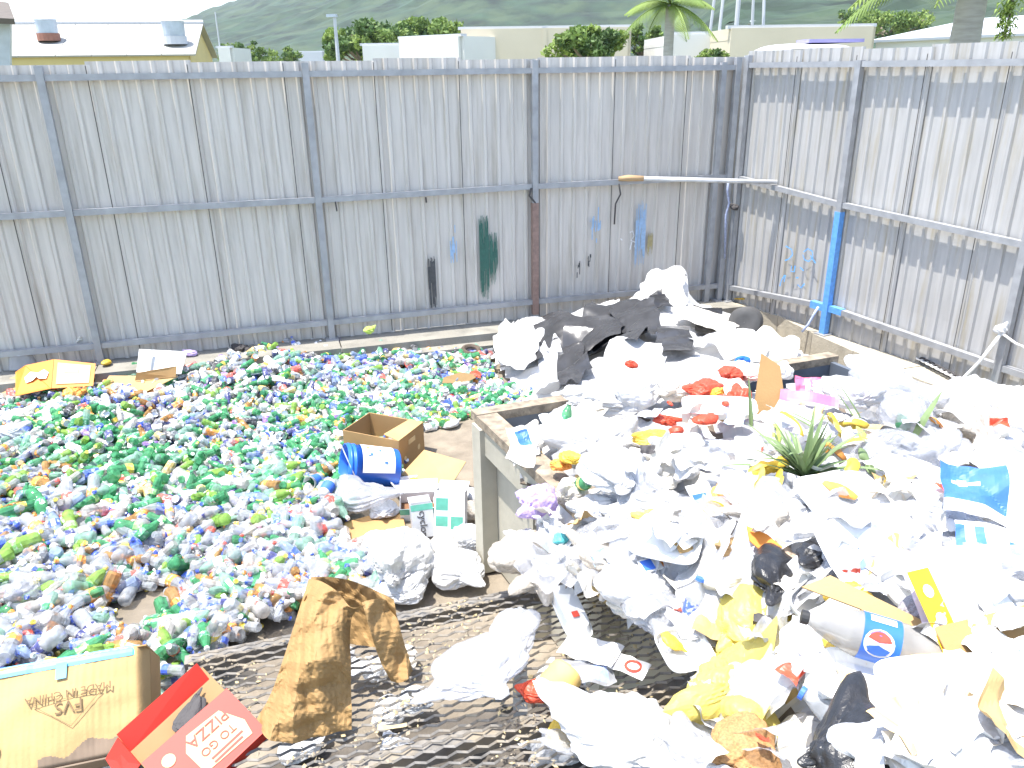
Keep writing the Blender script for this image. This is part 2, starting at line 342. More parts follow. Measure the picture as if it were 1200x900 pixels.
# ================================================================== steel bin
BZ = .95
A = G(565, 483, BZ); UX = G(688, 463, BZ)-A; UX /= np.linalg.norm(UX); VX = G(652, 563, BZ)-A; VX /= np.linalg.norm(VX)
LB = float(np.linalg.norm(G(996, 427, BZ)-A)); WB = 1.75
bn = thing('steel_bin', (A[0], A[1], 0), 'open grey steel rubbish bin with rusty rim brimming over with refuse', 'bin'); 
def q(u, v, z): p = UX*u+VX*v; return (p[0], p[1], z)
def bslab(name, uv, z0, z1, m_):
    b = MB(); b.slab([q(u, v, z1) for u, v in uv], z1-z0); return b.build(name, m_, bn)
bslab('wall', [(0.03,.0),(.06,.0),(.06,WB),(.03,WB)], .02, BZ-.04, binm)
bslab('wall', [(.06,0),(LB,0),(LB,.03),(.06,.03)], .02, BZ-.03, binin)
bslab('wall', [(LB-.03,.03),(LB,.03),(LB,WB),(LB-.03,WB)], .02, BZ-.03, binin)
bslab('wall', [(.06,WB-.03),(LB-.03,WB-.03),(LB-.03,WB),(.06,WB)], .02, BZ-.25, binin)
bslab('rim', [(-.045,.035),(.068,.035),(.068,WB),(-.045,WB)], BZ-.05, BZ, rust)
bslab('rim', [(-.045,-.05),(LB+.03,-.05),(LB+.03,.034),(-.045,.034)], BZ-.045, BZ+.004, rust)
bslab('flange', [(-.035,.04),(.029,.04),(.029,WB),(-.035,WB)], BZ-.20, BZ-.051, binm)
for v in (.0, .62, 1.24):
    bslab('stiffener', [(-.06,v),(.028,v),(.028,v+.11),(-.06,v+.11)], .02, BZ-.205 if v else BZ-.052, binm)
b = MB(); b.tube([q(-.05,.80,BZ-.10), q(-.075,.80,BZ-.09), q(-.075,.86,BZ-.085), q(-.05,.88,BZ-.13)], .008, 6); b.build('hook', soil_drk, bn)

# ================================================================== expanded-metal platform
K = G(222, 768, PLAT_Z); pu = np.array([math.cos(.30), math.sin(.30), 0]); pv = np.array([math.sin(.30), -math.cos(.30), 0])
pl = thing('mesh_platform', (K[0], K[1], 0), 'dirty expanded metal platform at the front edge', 'platform')
def pp(u, v, z): p = pu*u+pv*v; return (p[0], p[1], z)
LW, SW = .064, .034; PU, PV = 3.0, 1.9
b = MB(); nr = int(PV/SW); nc = int(PU/LW*2)
for j in range(nr):
    vs = []; h = .005; w_ = .0030
    for i in range(nc+1):
        v0 = j*SW+(SW*.46 if (i+j) % 2 else 0); zz = PLAT_Z+.004*((i+j) % 2)-.010*math.sin(i*.09)*math.sin(j*.13)
        u0 = i*LW/2
        vs += [pp(u0, v0-w_, zz+h*.5), pp(u0, v0+w_, zz-h*.4), pp(u0, v0+w_*.8, zz-h*.9), pp(u0, v0-w_*1.2, zz)]
    fs = []
    for i in range(nc):
        for k in range(4): fs.append((4*i+k, 4*i+(k+1) % 4, 4*i+4+(k+1) % 4, 4*i+4+k))
    b.add(vs, fs)
tag(b.build('expanded_mesh', meshm, pl), kind='stuff')
for v in (-.03, .62, 1.27):
    b = MB(); b.slab([pp(-.02,v,PLAT_Z-.02), pp(-.02,v+.05,PLAT_Z-.02), pp(PU,v+.05,PLAT_Z-.02), pp(PU,v,PLAT_Z-.02)], .06); b.build('support_beam', meshm, pl)
for u, v in ((0,0),(1.2,0),(2.4,0),(0,1.25),(1.2,1.25)):
    b = MB(); b.box((-.03,-.03,0),(.03,.03,PLAT_Z-.08), M=Matrix.Translation(pp(u+.03,v,0))); b.build('leg', steel, pl)
# added dark sheet whose colour stands in for the shaded floor under it
b = MB(); b.grid(lambda u, v: tuple(np.array(pp(-.1+u*3.2, -.12+v*2.2, .03+.012*noise.noise((u*6, v*6, 3))))+[K[0], K[1], 0]), 20, 16); tag(b.build('shade_sheet', mat('under_shade', (.085,.072,.058), .8, 0, .4, 8, .4, 30)), kind='structure')
# dried dirt and straw caught in the mesh
b = MB()
for i in range(9000):
    u, v = random.random()*PU, random.random()*PV
    if noise.noise((u*3.1, v*3.1, 4)) < -.02+.25*random.random()-.12: continue
    sz = random.uniform(.003, .012); a = random.random()*6.28; c = np.array(pp(u, v, PLAT_Z+.006+random.random()*.006))+[K[0], K[1], 0]
    e = Vector((math.cos(a), math.sin(a), random.uniform(-.3,.3)))*sz; f = Vector((-math.sin(a), math.cos(a), random.uniform(-.3,.3)))*sz*random.uniform(.2,.8); c = Vector(c)
    t = Vector((0, 0, sz*.45)); b.add([c-e, c+f, c+e, c-f, c+t], [(0,1,4),(1,2,4),(2,3,4),(3,0,4)], random.random() < .3)
tag(b.build('dried_dirt', [dirtm, strawm]), 'dry dirt and straw crumbs caught in the platform mesh', 'dirt', kind='stuff')

# ================================================================== refuse heap body
HPOLY = [(585,503),(690,468),(1000,436),(1075,445),(1140,462),(1360,470),(1500,980),(840,980),(800,830),(835,790),(790,745),(700,700),(640,668),(615,640),(625,590)]
b = MB(); gx = np.linspace(-.3, 4.8, 170); gy = np.linspace(1.2, 6.2, 165); idx = {}
HPOLYW = [(1100,462),(1360,470),(3000,470),(3000,980),(1100,980)]
scraps = [white, white2, wgrey, mat('scrap_dark', (.16,.13,.10), .9, 0, .4, 20), mat('scrap_food', (.62,.45,.20), .8, 0, .3, 20)]
for j, y in enumerate(gy):
    for i, x in enumerate(gx):
        z = HEAP(x, y); X, Y = px((x, y, z))
        wd_ = (x-C[0])*math.sin(TH[1])-(y-C[1])*math.cos(TH[1])            # distance from the right fence
        t_ = min(1, max(0, (X-1215)/160)); f_ = min(1, max(0, (wd_-.35)/.9)); z = z*(1-t_)+(.02+(z-.02)*f_)*t_
        if not inpoly(X, min(Y, 960) if X > 1215 else Y, HPOLYW if X > 1215 else HPOLY) or (t_ > 0 and wd_ < .35): continue
        P = np.array([[x, y, 0]]); z += float(crumple(P, 5, .03, 4.5, 12)[0])-.05
        idx[i, j] = len(b.v); b.v.append((x, y, z))
for (i, j), k in list(idx.items()):
    qd = [idx.get(t) for t in ((i, j), (i+1, j), (i+1, j+1), (i, j+1))]
    if None not in qd:
        b.f.append(tuple(qd)); x, y = gx[i], gy[j]; t = noise.noise((x*9, y*9, 1)); b.m.append(3 if t > .38 else 4 if noise.noise((x*12, y*12, 7)) > .42 else 1 if noise.noise((x*4, y*4, 9)) > .2 else 2 if noise.noise((x*5, y*5, 3)) > .3 else 0)
tag(b.build('mixed_refuse', scraps), 'matted plastic refuse filling the bin and spilling over', 'refuse', kind='stuff')

# ================================================================== crumpled bags
def ico(sub):
    bm = bmesh.new(); bmesh.ops.create_icosphere(bm, subdivisions=sub, radius=1); v = np.array([q.co[:] for q in bm.verts]); f = [tuple(t.index for t in q.verts) for q in bm.faces]; bm.free(); return v, f
IV, IF = ico(5)
def bag_mesh(seed, flat=.55, amp=.10, freq=1.6, tuft=1):
    r = np.random.default_rng(seed); P = IV.copy()
    for _ in range(3):
        a = r.normal(size=3); a /= np.linalg.norm(a); rad = 1+.22*np.tanh(2*(P@a)); P = P*rad[:, None]/1.05
    pl_ = np.zeros(len(P))
    for _ in range(tuft):
        a = r.normal(size=3); a[2] = abs(a[2])*.6; a /= np.linalg.norm(a); c = IV@a
        P = P*(1+.75*np.exp(-((1-c)/.035)))[:, None]
        e = np.cross(a, [.3, .5, .8]); e /= np.linalg.norm(e); g = np.cross(a, e); ph = np.arctan2(IV@g, IV@e)/6.28318
        kf = int(r.integers(9, 15)); t = ph*kf+.5*np.sin(ph*18.85+r.uniform(0, 6))+.35*np.sin(c*5+r.uniform(0, 6)); pl_ += (np.abs((t % 1)*2-1)-.5)*np.clip(1.15-c*.2-1.0*(1-c)**.6, .1, 1)*np.clip((1-c)*9, 0, 1)*.17
    d = pl_+crumple(P, seed+100, amp*.85, freq*.7, 5)+crumple(P, seed+300, amp*.14, freq*2.6, 5)
    P = P+IV*d[:, None]; P[:, 2] *= flat; z = P[:, 2]; P[:, 2] = np.where(z < -.28, -.28+(z+.28)*.25, z)
    me = bpy.data.meshes.new('plastic_bag'); me.from_pydata([tuple(q) for q in P], [], IF); me.materials.append(white); return me
BAGS = [bag_mesh(s, .5+.14*(s % 3), .115+.025*(s % 2), 1.2+.25*(s % 4), 1+s % 2) for s in range(14)]
CREASED = [bag_mesh(s+50, .48+.1*(s % 3), .125, 1.05, 2) for s in range(6)]
def put_bag(P, size, m_, label, group=None, name='plastic_bag', var=None, rz=None, sz=None, cat='bag', tilt=0):
    o = obj(name, random.choice(CREASED if m_ in (clearb, dirty, blackp) else BAGS) if var is None else (CREASED[var-20] if var >= 20 else BAGS[var]), None, P, (random.uniform(-.25,.25)+tilt, random.uniform(-.25,.25), random.uniform(0, 6.28) if rz is None else rz),
            sz or (size*random.uniform(.85,1.25), size*random.uniform(.75,1.1), size*random.uniform(.8,1.15)))
    o.material_slots[0].link = 'OBJECT'; o.material_slots[0].material = m_; return tag(o, label, cat, group)

# landmarks used to say where loose things lie
LM = [((450,515),'the tan carton with round holes'),((432,545),'the blue bucket'),((90,835),'the big printed carton'),((240,865),'the red food carton'),((390,760),'the brown paper sack'),
      ((55,445),'the orange carton'),((165,445),'the flattened tan cardboard'),((175,715),'the bare patch of slab'),((550,415),'the stack of brown rings'),((600,480),'the bin corner'),
      ((850,460),'the red plastic scraps'),((945,540),'the pineapple crown'),((1020,745),'the big cola bottle'),((870,780),'the yellow bag'),((975,870),'the large black bag'),((1150,575),'the blue printed bag'),
      ((1110,740),'the yellow strip'),((635,590),'the lilac bag'),((700,360),'the dark sheets'),((960,455),'the pink plastic'),((920,675),'the small black bag'),((670,710),'the long foam tray'),((1050,515),'the dark can')]
def near(P, only=None):
    X, Y = px(P); return min(LM, key=lambda t: (t[0][0]-X)**2+(t[0][1]-Y)**2)[1]
def inframe(P): X, Y = px(P); return 0 < X < 1200 and 0 < Y < 900

# ================================================================== bottles and cans
def lathe_np(prof, n):
    v = np.array([(r*math.cos(2*math.pi*k/n), r*math.sin(2*math.pi*k/n), z) for r, z in prof for k in range(n)])
    f = [(i*n+k, i*n+(k+1) % n, (i+1)*n+(k+1) % n, (i+1)*n+k) for i in range(len(prof)-1) for k in range(n)]; return v, f
def squash(v, seed, L):
    r = np.random.default_rng(seed); v = v.copy(); z = v[:, 2]/L
    if seed % 3 == 0 or seed % 4 == 1: return v
    k = .6+.3*r.random(); mid = np.exp(-((z-r.uniform(.35,.6))/.28)**2); v[:, 1] *= 1-(1-k)*mid; v[:, 0] *= 1+.22*mid
    v[:, 0] += .12*L*(r.random()-.5)*mid; v[:, :2] += .002*np.sin(v[:, 2:3]*90+r.uniform(0, 6, 2)); v += r.normal(size=v.shape)*(.0012 if seed % 3 == 1 else .0026)*(np.hypot(v[:, 0], v[:, 1]) > .016)[:, None]; return v
def bottle_parts(kind, seed, n=10):
    L = (.185, .25, .15)[kind]; R = (.0255, .037, .0225)[kind]
    body = [(.001,0),(R*.8,0),(R,.012),(R*.99,L*.28),(R*.88,L*.34),(R,L*.40),(R,L*.62),(R*.75,L*.78),(R*.42,L*.88),(.011,L*.93)]
    lab = [(R*1.03,L*.41),(R*1.035,L*.44),(R*1.035,L*.60)]; cap = [(.0115,L*.925),(.0125,L*.935),(.0125,L*.99),(.0115,L*1.0),(.001,L*1.0)]
    out = []
    for p in (body, lab, cap): v, f = lathe_np(p, n); v = squash(v, seed, L); v[:, 2] -= L/2; out.append((v, f))
    return out, L, R
PET = {'green': mat('green_bottle', (.10,.40,.18), .08, 0, .35, 30, clear=.42, trans=.2), 'lime': mat('lime_bottle', (.34,.56,.12), .08, 0, .3, 30, clear=.42, trans=.2), 'aqua': mat('aqua_bottle', (.40,.62,.50), .08, 0, .3, 30, clear=.5, trans=.2),
       'clear': mat('clear_bottle', (.62,.64,.66), .06, 0, .25, 30, clear=.60, trans=.1), 'clear2': mat('hazy_bottle', (.62,.59,.55), .1, 0, .3, 30, clear=.5, trans=.1), 'blue': mat('blue_bottle', (.40,.50,.68), .08, 0, .3, 30, clear=.5, trans=.15),
       'amber': mat('amber_bottle', (.55,.32,.12), .1, 0, .3, 30, clear=.45, trans=.2)}
FLAT = {n_: mat(n_+'_wrap', tuple(.93*q_+.07*.42 for q_ in c_), .3, 0, .45, 60, stain=((.62,.62,.60),.52,.62,.65), sscale=45) for n_, c_ in {'bluel': (.04,.10,.55), 'red': (.68,.08,.05), 'orange': (.80,.30,.04), 'yellow': (.80,.62,.06), 'white': (.82,.82,.80), 'dgreen': (.03,.26,.10), 'navy': (.03,.035,.16), 'gold': (.58,.42,.14), 'black': (.035,.035,.04), 'silver': (.6,.61,.63), 'purple': (.20,.10,.38), 'pink': (.75,.35,.42), 'lgreen': (.25,.55,.15)}.items()}
BSCH = [('green','dgreen','white','green'),('green','lgreen','dgreen','green'),('green','yellow','dgreen','green'),('lime','lgreen','yellow','lime green'),('aqua','white','bluel','pale aqua'),('aqua','dgreen','white','pale aqua'),
        ('clear','bluel','bluel','clear blue-labelled'),('clear','red','white','clear red-labelled'),('clear','orange','orange','clear orange-labelled'),('clear2','white','white','hazy white-labelled'),('clear','yellow','yellow','clear yellow-labelled'),
        ('blue','bluel','white','pale blue'),('amber','orange','orange','amber'),('clear','navy','bluel','clear navy-labelled'),('clear2','pink','red','hazy pink-labelled')]
CSCH = [('navy','navy blue'),('bluel','blue'),('silver','bare silver'),('red','red'),('dgreen','dark green'),('gold','gold'),('white','white'),('orange','orange'),('black','black'),('yellow','yellow'),('purple','purple')]
BP = {}; CPR = {}
def bproto(kind, sd_):
    if (kind, sd_) not in BP: BP[kind, sd_] = bottle_parts(kind, sd_)
    return BP[kind, sd_]
def cproto(sd_):
    if sd_ not in CPR:
        side, f1 = lathe_np([(.0245,.0),(.030,.010),(.030,.095),(.025,.107)], 10); top, f2 = lathe_np([(.025,.107),(.022,.103),(.001,.103)], 10); bot, f3 = lathe_np([(.001,.006),(.020,.003),(.0245,0)], 10)
        out = []
        for v, f in ((side, f1), (top, f2), (bot, f3)): v = squash(v, sd_, .121); v[:, 2] -= .053; out.append((v, f))
        CPR[sd_] = out
    return CPR[sd_]
LPOLY = [(-260,440),(0,470),(120,436),(235,428),(300,412),(375,392),(480,398),(572,412),(580,450),(690,466),(565,482),(500,505),(505,560),(470,556),(400,500),(398,545),(402,600),(430,640),(475,660),(450,700),(380,700),(280,735),(222,775),(150,850),(90,900),(-320,960)]
BARE = [[(135,700),(175,690),(215,690),(205,720),(160,745),(120,738)], [(395,604),(470,596),(475,640),(430,642),(398,622)], [(408,487),(500,505),(560,560),(560,700),(470,700),(500,590),(470,545)]]
cands = []
while len(cands) < 9000:
    x, y = rng.uniform(-6.3, 1.2), rng.uniform(1.9, 8.2); lz = LEFT(x, y); X, Y = px((x, y, lz))
    if not inpoly(X, Y, LPOLY) or any(inpoly(X, Y, t) for t in BARE): continue
    z = lz*(.25+.85*random.random())+.02
    if z > lz+.06: z = lz
    far = (y-3.6)/4.2; gn = noise.noise((x*1.1, y*1.1, 2))
    if random.random() < min(.80, max(.05, -.02+.85*far+.25*gn)):
        kinds = [0,0,0,1,1,2,2,2,2,2,2,3,4,5,5,6,6,6,7,8,8,10]; cands.append((x, y, z, 'can', random.choice(kinds), random.randrange(9)))
    else:
        if y < 4.3: sc_ = random.choice([6,6,6,6,7,7,8,8,9,9,9,13,13,10,14,4,5,0,1,3,9,6,11,12])
        elif gn > .1: sc_ = random.choice([0,0,1,1,2,3,4,5,0,1,9])
        else: sc_ = random.choice([0,0,1,1,2,3,4,5,6,6,7,8,9,9,9,10,11,12,4,5,13])
        kd = random.choice([0,0,2,2,1] if y < 5 else [0,2,2,2]); cands.append((x, y, z, 'bottle', sc_, kd*100+random.randrange(8)))
def rot_for(): 
    return Matrix.Rotation(random.uniform(0, 6.28), 3, 'Z')@Matrix.Rotation(math.radians(90+random.gauss(0, 22)), 3, 'Y')@Matrix.Rotation(random.uniform(0, 6.28), 3, 'Z')
sized = []
for i, c in enumerate(cands):
    P = c[:3]; X, Y = px(P); d = math.dist(P, EYE); vis = (0 < X < 1200 and 0 < Y < 900) and not (Y > 800 and X < 170)
    top = (c[2]-.02)/(LEFT(c[0], c[1])+.02); ln = .12 if c[3] == 'can' else (.22,.31,.20)[c[5]//100]
    sized.append((-(ln/d)*(1 if vis else 0)*(1.0 if top > .6 else .35), i))
pick = {'can': set(), 'bottle': set()}
for s_, i in sorted(sized):
    if s_ < 0 and len(pick[cands[i][3]]) < 295: pick[cands[i][3]].add(i)
order = {i: r for r, (s_, i) in enumerate(sorted(sized))}
stuff = {'can': ([], [], []), 'bottle': ([], [], [])}; mats_c = [FLAT[c[0]] for c in CSCH]+[silver]
mats_b = list(PET.values())+list(FLAT.values()); bi = {n_: i for i, n_ in enumerate(list(PET)+list(FLAT))}; MC = {}
def zone(y): return 'near the back fence' if y > 6.6 else 'in the middle of the drinks litter' if y > 4.4 else 'at the front of the drinks litter'
seen = set()
for i, (x, y, z, kind, sch, sd_) in enumerate(cands):
    R = rot_for(); Rn = np.array(R)
    if kind == 'can': parts = [(v, f, sch if k == 0 else len(CSCH)) for k, (v, f) in enumerate(cproto(sd_))]
    else:
        pr, L, Rd = bproto(sd_//100, sd_ % 100); s3 = BSCH[sch]; parts = [(v, f, bi[s3[k]]) for k, (v, f) in enumerate(pr)]; z += Rd*.6
    if i in pick[kind]:
        if kind == 'can': nm = CSCH[sch][1]+' drink can'; name = 'drink_can'
        else: nm = BSCH[sch][3]+' plastic bottle'; name = 'plastic_bottle'
        lmk = near((x, y, z)); key = (nm, lmk)
        lab = 'squashed %s lying beside %s' % (nm, lmk) if sd_ % 3 else '%s lying beside %s' % (nm, lmk)
        key = lab
        grp = ('cans' if kind == 'can' else 'bottles')+' strewn over the slab'
        if kind == 'bottle' and order[i] < 150:
            r = thing(name, (x, y, z), lab, 'bottle', R.to_euler(), grp)
            for k, pn in enumerate(('body', 'label_band', 'cap')):
                kk = (sd_, sch, k)
                if kk not in MC:
                    b = MB(); b.add(parts[k][0], parts[k][1]); MC[kk] = b.mesh(pn, mats_b[parts[k][2]], k == 0 and sd_ % 3 < 2)
                obj(pn, MC[kk], r)
        else:
            kk = (kind, sd_, sch)
            if kk not in MC:
                b = MB()
                for k, (v, f, mi) in enumerate(parts): b.add(v, f, k)
                MC[kk] = b.mesh(name, [(mats_c if kind == 'can' else mats_b)[t[2]] for t in parts], False)
            tag(obj(name, MC[kk], None, (x, y, z), R.to_euler()), lab, 'can' if kind == 'can' else 'bottle', grp)
    else:
        V, F_, M_ = stuff[kind]
        for v, f, mi in parts:
            k = sum(len(t) for t in V) if False else (V[-1][0]+len(V[-1][1]) if V else 0)
            V.append((k, v@Rn.T+[x, y, z])); F_ += [tuple(t+k for t in ff) for ff in f]; M_ += [mi]*len(f)
for kind, (V, F_, M_) in stuff.items():
    me = bpy.data.meshes.new('litter'); me.from_pydata(np.concatenate([v for _, v in V]).tolist(), [], F_)
    for t in (mats_c if kind == 'can' else mats_b): me.materials.append(t)
    me.polygons.foreach_set('material_index', M_); me.update()
    tag(obj('drink_cans' if kind == 'can' else 'plastic_bottles', me), 'countless mixed '+('drink cans' if kind == 'can' else 'plastic bottles')+' covering the slab', 'cans' if kind == 'can' else 'bottles', kind='stuff')

# ================================================================== things on the left
def lat(x, y, lift=0): return LEFT.at(x, y, lift)
def hat(x, y, lift=0): return HEAP.at(x, y, lift+(.035 if lift else 0))
def cat_(x, y, lift=0): return CORN.at(x, y, lift)
def patch(name, corners, fld, m_, label, cat, n=34, folds=.03, freq=3.5, seed=0, lift=.03, group=None, jag=.05, fixed=None):
    """a loose sheet lying over a heap: four corners found on it, sagging and creased between them"""
    P = [np.array(fixed[i]) if fixed else fld.at(x, y, lift) for i, (x, y) in enumerate(corners)]; r = np.random.default_rng(seed); vs = []
    for j in range(n+1):
        for i in range(n+1):
            u, v = i/n, j/n
            uu = u+jag*noise.noise((v*4, seed, 1))*(1-abs(2*u-1))*0+jag*(noise.noise((v*3.3, seed+u, 1.5))); vv = v+jag*noise.noise((u*3.3, seed+v, 8.5))
            q_ = (P[0]*(1-uu)+P[1]*uu)*(1-vv)+(P[3]*(1-uu)+P[2]*uu)*vv; vs.append(q_)
    V = np.array(vs); d = crumple(V, seed+40, folds, freq*.8, 6)+crumple(V, seed+70, folds*.10, freq*4, 6)
    V[:, 2] = [max(fld(a, c)+lift if not fixed else q_, .02) for (a, c, q_) in V]; V[:, 2] += d
    o_ = V.mean(0); b = MB(); b.add(V-o_, [(j*(n+1)+i, j*(n+1)+i+1, (j+1)*(n+1)+i+1, (j+1)*(n+1)+i) for j in range(n) for i in range(n)])
    o = b.build(name, m_, None, name == 'plastic_sheet'); o.location = o_; return tag(o, label, cat, group)
def axes(rz, pitch=0, roll=0): return Matrix.Rotation(rz, 4, 'Z')@Matrix.Rotation(pitch, 4, 'X')@Matrix.Rotation(roll, 4, 'Y')

# --- carton with round holes
P = G(452, 536, .02)
r = thing('cardboard_box', P, 'open tan cardboard carton with round holes beside the blue bucket', 'box', (0, 0, -.42))
W_, D_, H_ = .46, .34, .25; t = .006
for nm, lo, hi in (('wall', (-W_/2,-D_/2,0), (W_/2,-D_/2+t,H_)), ('wall', (-W_/2,D_/2-t,0), (W_/2,D_/2,H_)), ('wall', (-W_/2,-D_/2+t,0), (-W_/2+t,D_/2-t,H_)), ('wall', (W_/2-t,-D_/2+t,0), (W_/2,D_/2-t,H_*.97)), ('bottom', (-W_/2+t,-D_/2+t,0), (W_/2-t,D_/2-t,t))):
    b = MB(); b.box(lo, hi); b.build(nm, card, r)
b = MB(); b.slab([(-W_/2,D_/2,H_),(W_/2,D_/2,H_),(W_/2-.02,D_/2+.10,H_-.05),(-W_/2+.02,D_/2+.10,H_-.05)], .005); b.build('flap', card, r)
b = MB(); b.slab([(W_/2,-D_/2,H_),(W_/2,D_/2,H_),(W_/2-.10,D_/2-.02,H_+.015),(W_/2-.13,-D_/2+.02,H_+.02)], .005); b.build('flap', card2, r)
def disc(x, y, z, rx, rz_, axis, m_, par, nm='hole'):
    b = MB(); n = 12; pts = [((x+rx*math.cos(6.283*k/n), y, z+rz_*math.sin(6.283*k/n)) if axis == 'y' else (x, y+rx*math.cos(6.283*k/n), z+rz_*math.sin(6.283*k/n))) for k in range(n)]
    b.poly(pts); return b.build(nm, m_, par)
disc(-.14,-D_/2-.002,.13,.02,.018,'y',cardin,r); disc(.05,-D_/2-.002,.10,.018,.018,'y',cardin,r)
for y_, z_ in ((-.10,.08),(.09,.09)): disc(W_/2+.002,y_,z_,.018,.022,'x',creamc,r)
b = MB(); b.box((W_/2,-.045,.165),(W_/2+.003,.045,.20)); b.build('hand_slot', creamc, r)

# --- blue bucket on its side
P = G(434, 548, .17); ax = Vector((-.86,-.32,.22)).normalized()
r = thing('plastic_bucket', P, 'blue plastic bucket with white label lying on its side', 'bucket'); r.rotation_euler = ax.to_track_quat('Z', 'Y').to_euler()
b = MB(); b.lathe([(.001,-.18),(.125,-.18),(.132,-.17),(.15,.12),(.156,.12),(.156,.135),(.151,.135),(.151,.15),(.158,.15),(.158,.165),(.152,.165),(.154,.18),(.147,.18),(.142,.10),(.128,-.165),(.001,-.17)], 28); b.build('body', bluepl, r, True)
b = MB(); n = 28
lbv = [((.1345+.0575*0+ (z+.17)*.0620+.002)*math.cos(a), (.1345+(z+.17)*.0620+.002)*math.sin(a), z) for z in (-.135,.085) for a in [.2+i*5.0/20 for i in range(21)]]
b.add(lbv, [(i, i+1, 22+i, 21+i) for i in range(20)]); lb_ = b.build('paper_label', foam, r, True)
for k in range(48):
    a = .3+random.random()*4.7; z = random.uniform(-.11,.05); rr = .1345+(z+.17)*.062+.0045; da = random.uniform(.05,.14); dz = random.uniform(.008,.03)
    b = MB(); b.add([(rr*math.cos(a), rr*math.sin(a), z), (rr*math.cos(a+da), rr*math.sin(a+da), z), ((rr+.001)*math.cos(a+da), (rr+.001)*math.sin(a+da), z+dz), ((rr+.001)*math.cos(a), (rr+.001)*math.sin(a), z+dz)], [(0,1,2,3)])
    b.build('print_mark', random.choice([ink_blue, ink_blue, ink_blue, wgrey, peelo]), lb_)
b = MB(); b.tube([(.156*math.cos(a), .156*math.sin(a)*.9, .13+.08*math.sin(a)) for a in np.linspace(0, 3.14, 14)], .004, 6); b.build('handle', silver, r)

# --- tan sheet, food trays, green-printed cartons
r = thing('cardboard_sheet', G(510,556,.06), 'crumpled yellowish cardboard sheet between carton and bin', 'cardboard')
Q = [G(470,556,.05), G(497,527,.16), G(546,541,.20), G(527,571,.10), G(508,581,.03)]; c0 = np.array(r.location)
b = MB(); b.slab([Q[0]-c0, Q[4]-c0, Q[3]-c0, Q[1]-c0], .004); b.build('panel', card2, r); b = MB(); b.slab([Q[1]-c0, Q[3]-c0, Q[2]-c0], .004); b.build('panel', card2, r)
def food_tray(P, L, Wd, rz, label, m_=foam, fills=(), pitch=0, roll=0, name='foam_tray', cat='tray', h=.025, group=None):
    r = thing(name, P, label, cat, group=group); r.rotation_euler = axes(rz, pitch, roll).to_euler(); n = 28; vs = []
    def ring(a, c, z): return [(a*abs(math.cos(t))**.45*math.copysign(1, math.cos(t)), c*abs(math.sin(t))**.45*math.copysign(1, math.sin(t)), z) for t in [2*math.pi*k/n for k in range(n)]]
    rings = [ring(L*.40,Wd*.38,0), ring(L*.47,Wd*.46,h), ring(L*.5,Wd*.5,h+.002), ring(L*.5,Wd*.5,h-.003), ring(L*.46,Wd*.45,h-.006), ring(L*.385,Wd*.365,-.005)]
    b = MB(); vv = sum(rings, []); fs = [(i*n+k, i*n+(k+1) % n, (i+1)*n+(k+1) % n, (i+1)*n+k) for i in range(5) for k in range(n)]; fs += [tuple(range(n-1, -1, -1)), tuple(range(5*n, 6*n))]; b.add(vv, fs); b.build('tray', m_, r)
    for k, fm in enumerate(fills):
        o = obj('food_scrap', BAGS[k % 14], r, (L*random.uniform(-.2,.2), Wd*random.uniform(-.2,.2), h*.6), (0, 0, random.random()*6), (L*.22, Wd*.18, .022)); o.material_slots[0].link = 'OBJECT'; o.material_slots[0].material = fm
    return r
food_tray(G(485,570,.06), .30, .22, .5, 'white foam tray heaped with orange food scraps below the bucket', fills=(peelo, white2, tanfoam, peelo), roll=.15)
def small_carton(P, w_, d_, h_, rz, label, m_, marks=(), pitch=0, roll=0, name='small_carton', inside=brownin, lettering=None, lid=True, group=None):
    r = thing(name, P, label, 'box', group=group); r.rotation_euler = axes(rz, pitch, roll).to_euler(); t = .003
    for lo, hi in (((-w_/2,-d_/2,0),(w_/2,-d_/2+t,h_)), ((-w_/2,d_/2-t,0),(w_/2,d_/2,h_)), ((-w_/2,-d_/2+t,0),(-w_/2+t,d_/2-t,h_)), ((w_/2-t,-d_/2+t,0),(w_/2,d_/2-t,h_))):
        b = MB(); b.box(lo, hi); b.build('panel', m_, r)
    b = MB(); b.box((-w_/2+t,-d_/2+t,.002),(w_/2-t,d_/2-t,.02)); b.build('bottom', inside, r)
    if lid: b = MB(); b.slab([(-w_/2,d_/2,h_),(w_/2,d_/2,h_),(w_/2,d_/2+d_*.7,h_*1.1),(-w_/2,d_/2+d_*.7,h_*1.1)], .003); b.build('flap', m_, r)
    for x0, x1, z0, z1, mm in marks: b = MB(); b.box((x0*w_,-d_/2-.0015,z0*h_),(x1*w_,-d_/2,z1*h_)); b.build('print_mark', mm, r)
    if lettering:
        o = obj('lettering', text_mesh(lettering[0], lettering[1], lettering[2]), r, (0,-d_/2-.003,h_*.5), (math.pi/2, math.radians(90), 0))
    return r
small_carton(G(498,640,.0), .13, .09, .26, .25, 'grey and green narrow carton lettered in black among white bags', wgrey, [(-.5,.5,.86,1,ink_green),(-.42,-.1,.12,.24,soil_drk),(.1,.42,.12,.24,soil_drk)], pitch=-.35, lettering=('cyclops', .062, soil_drk))
small_carton(G(492,600,.02), .24, .16, .10, .1, 'torn carton with brown inside and green edge beside the bin', foam, [(-.5,.5,.55,1,ink_green)], pitch=.2)
small_carton(G(528,632,.04), .18, .10, .30, -.12, 'tall white carton with green print standing near the bin corner post', foam, [(-.45,-.05,.62,.86,ink_green),(.05,.45,.25,.50,ink_green),(-.45,-.05,.3,.5,ink_green)], pitch=-.3)
food_tray(G(530,582,.10), .22, .18, -.3, 'white foam lid leaning on the yellowish cardboard sheet', pitch=.6)
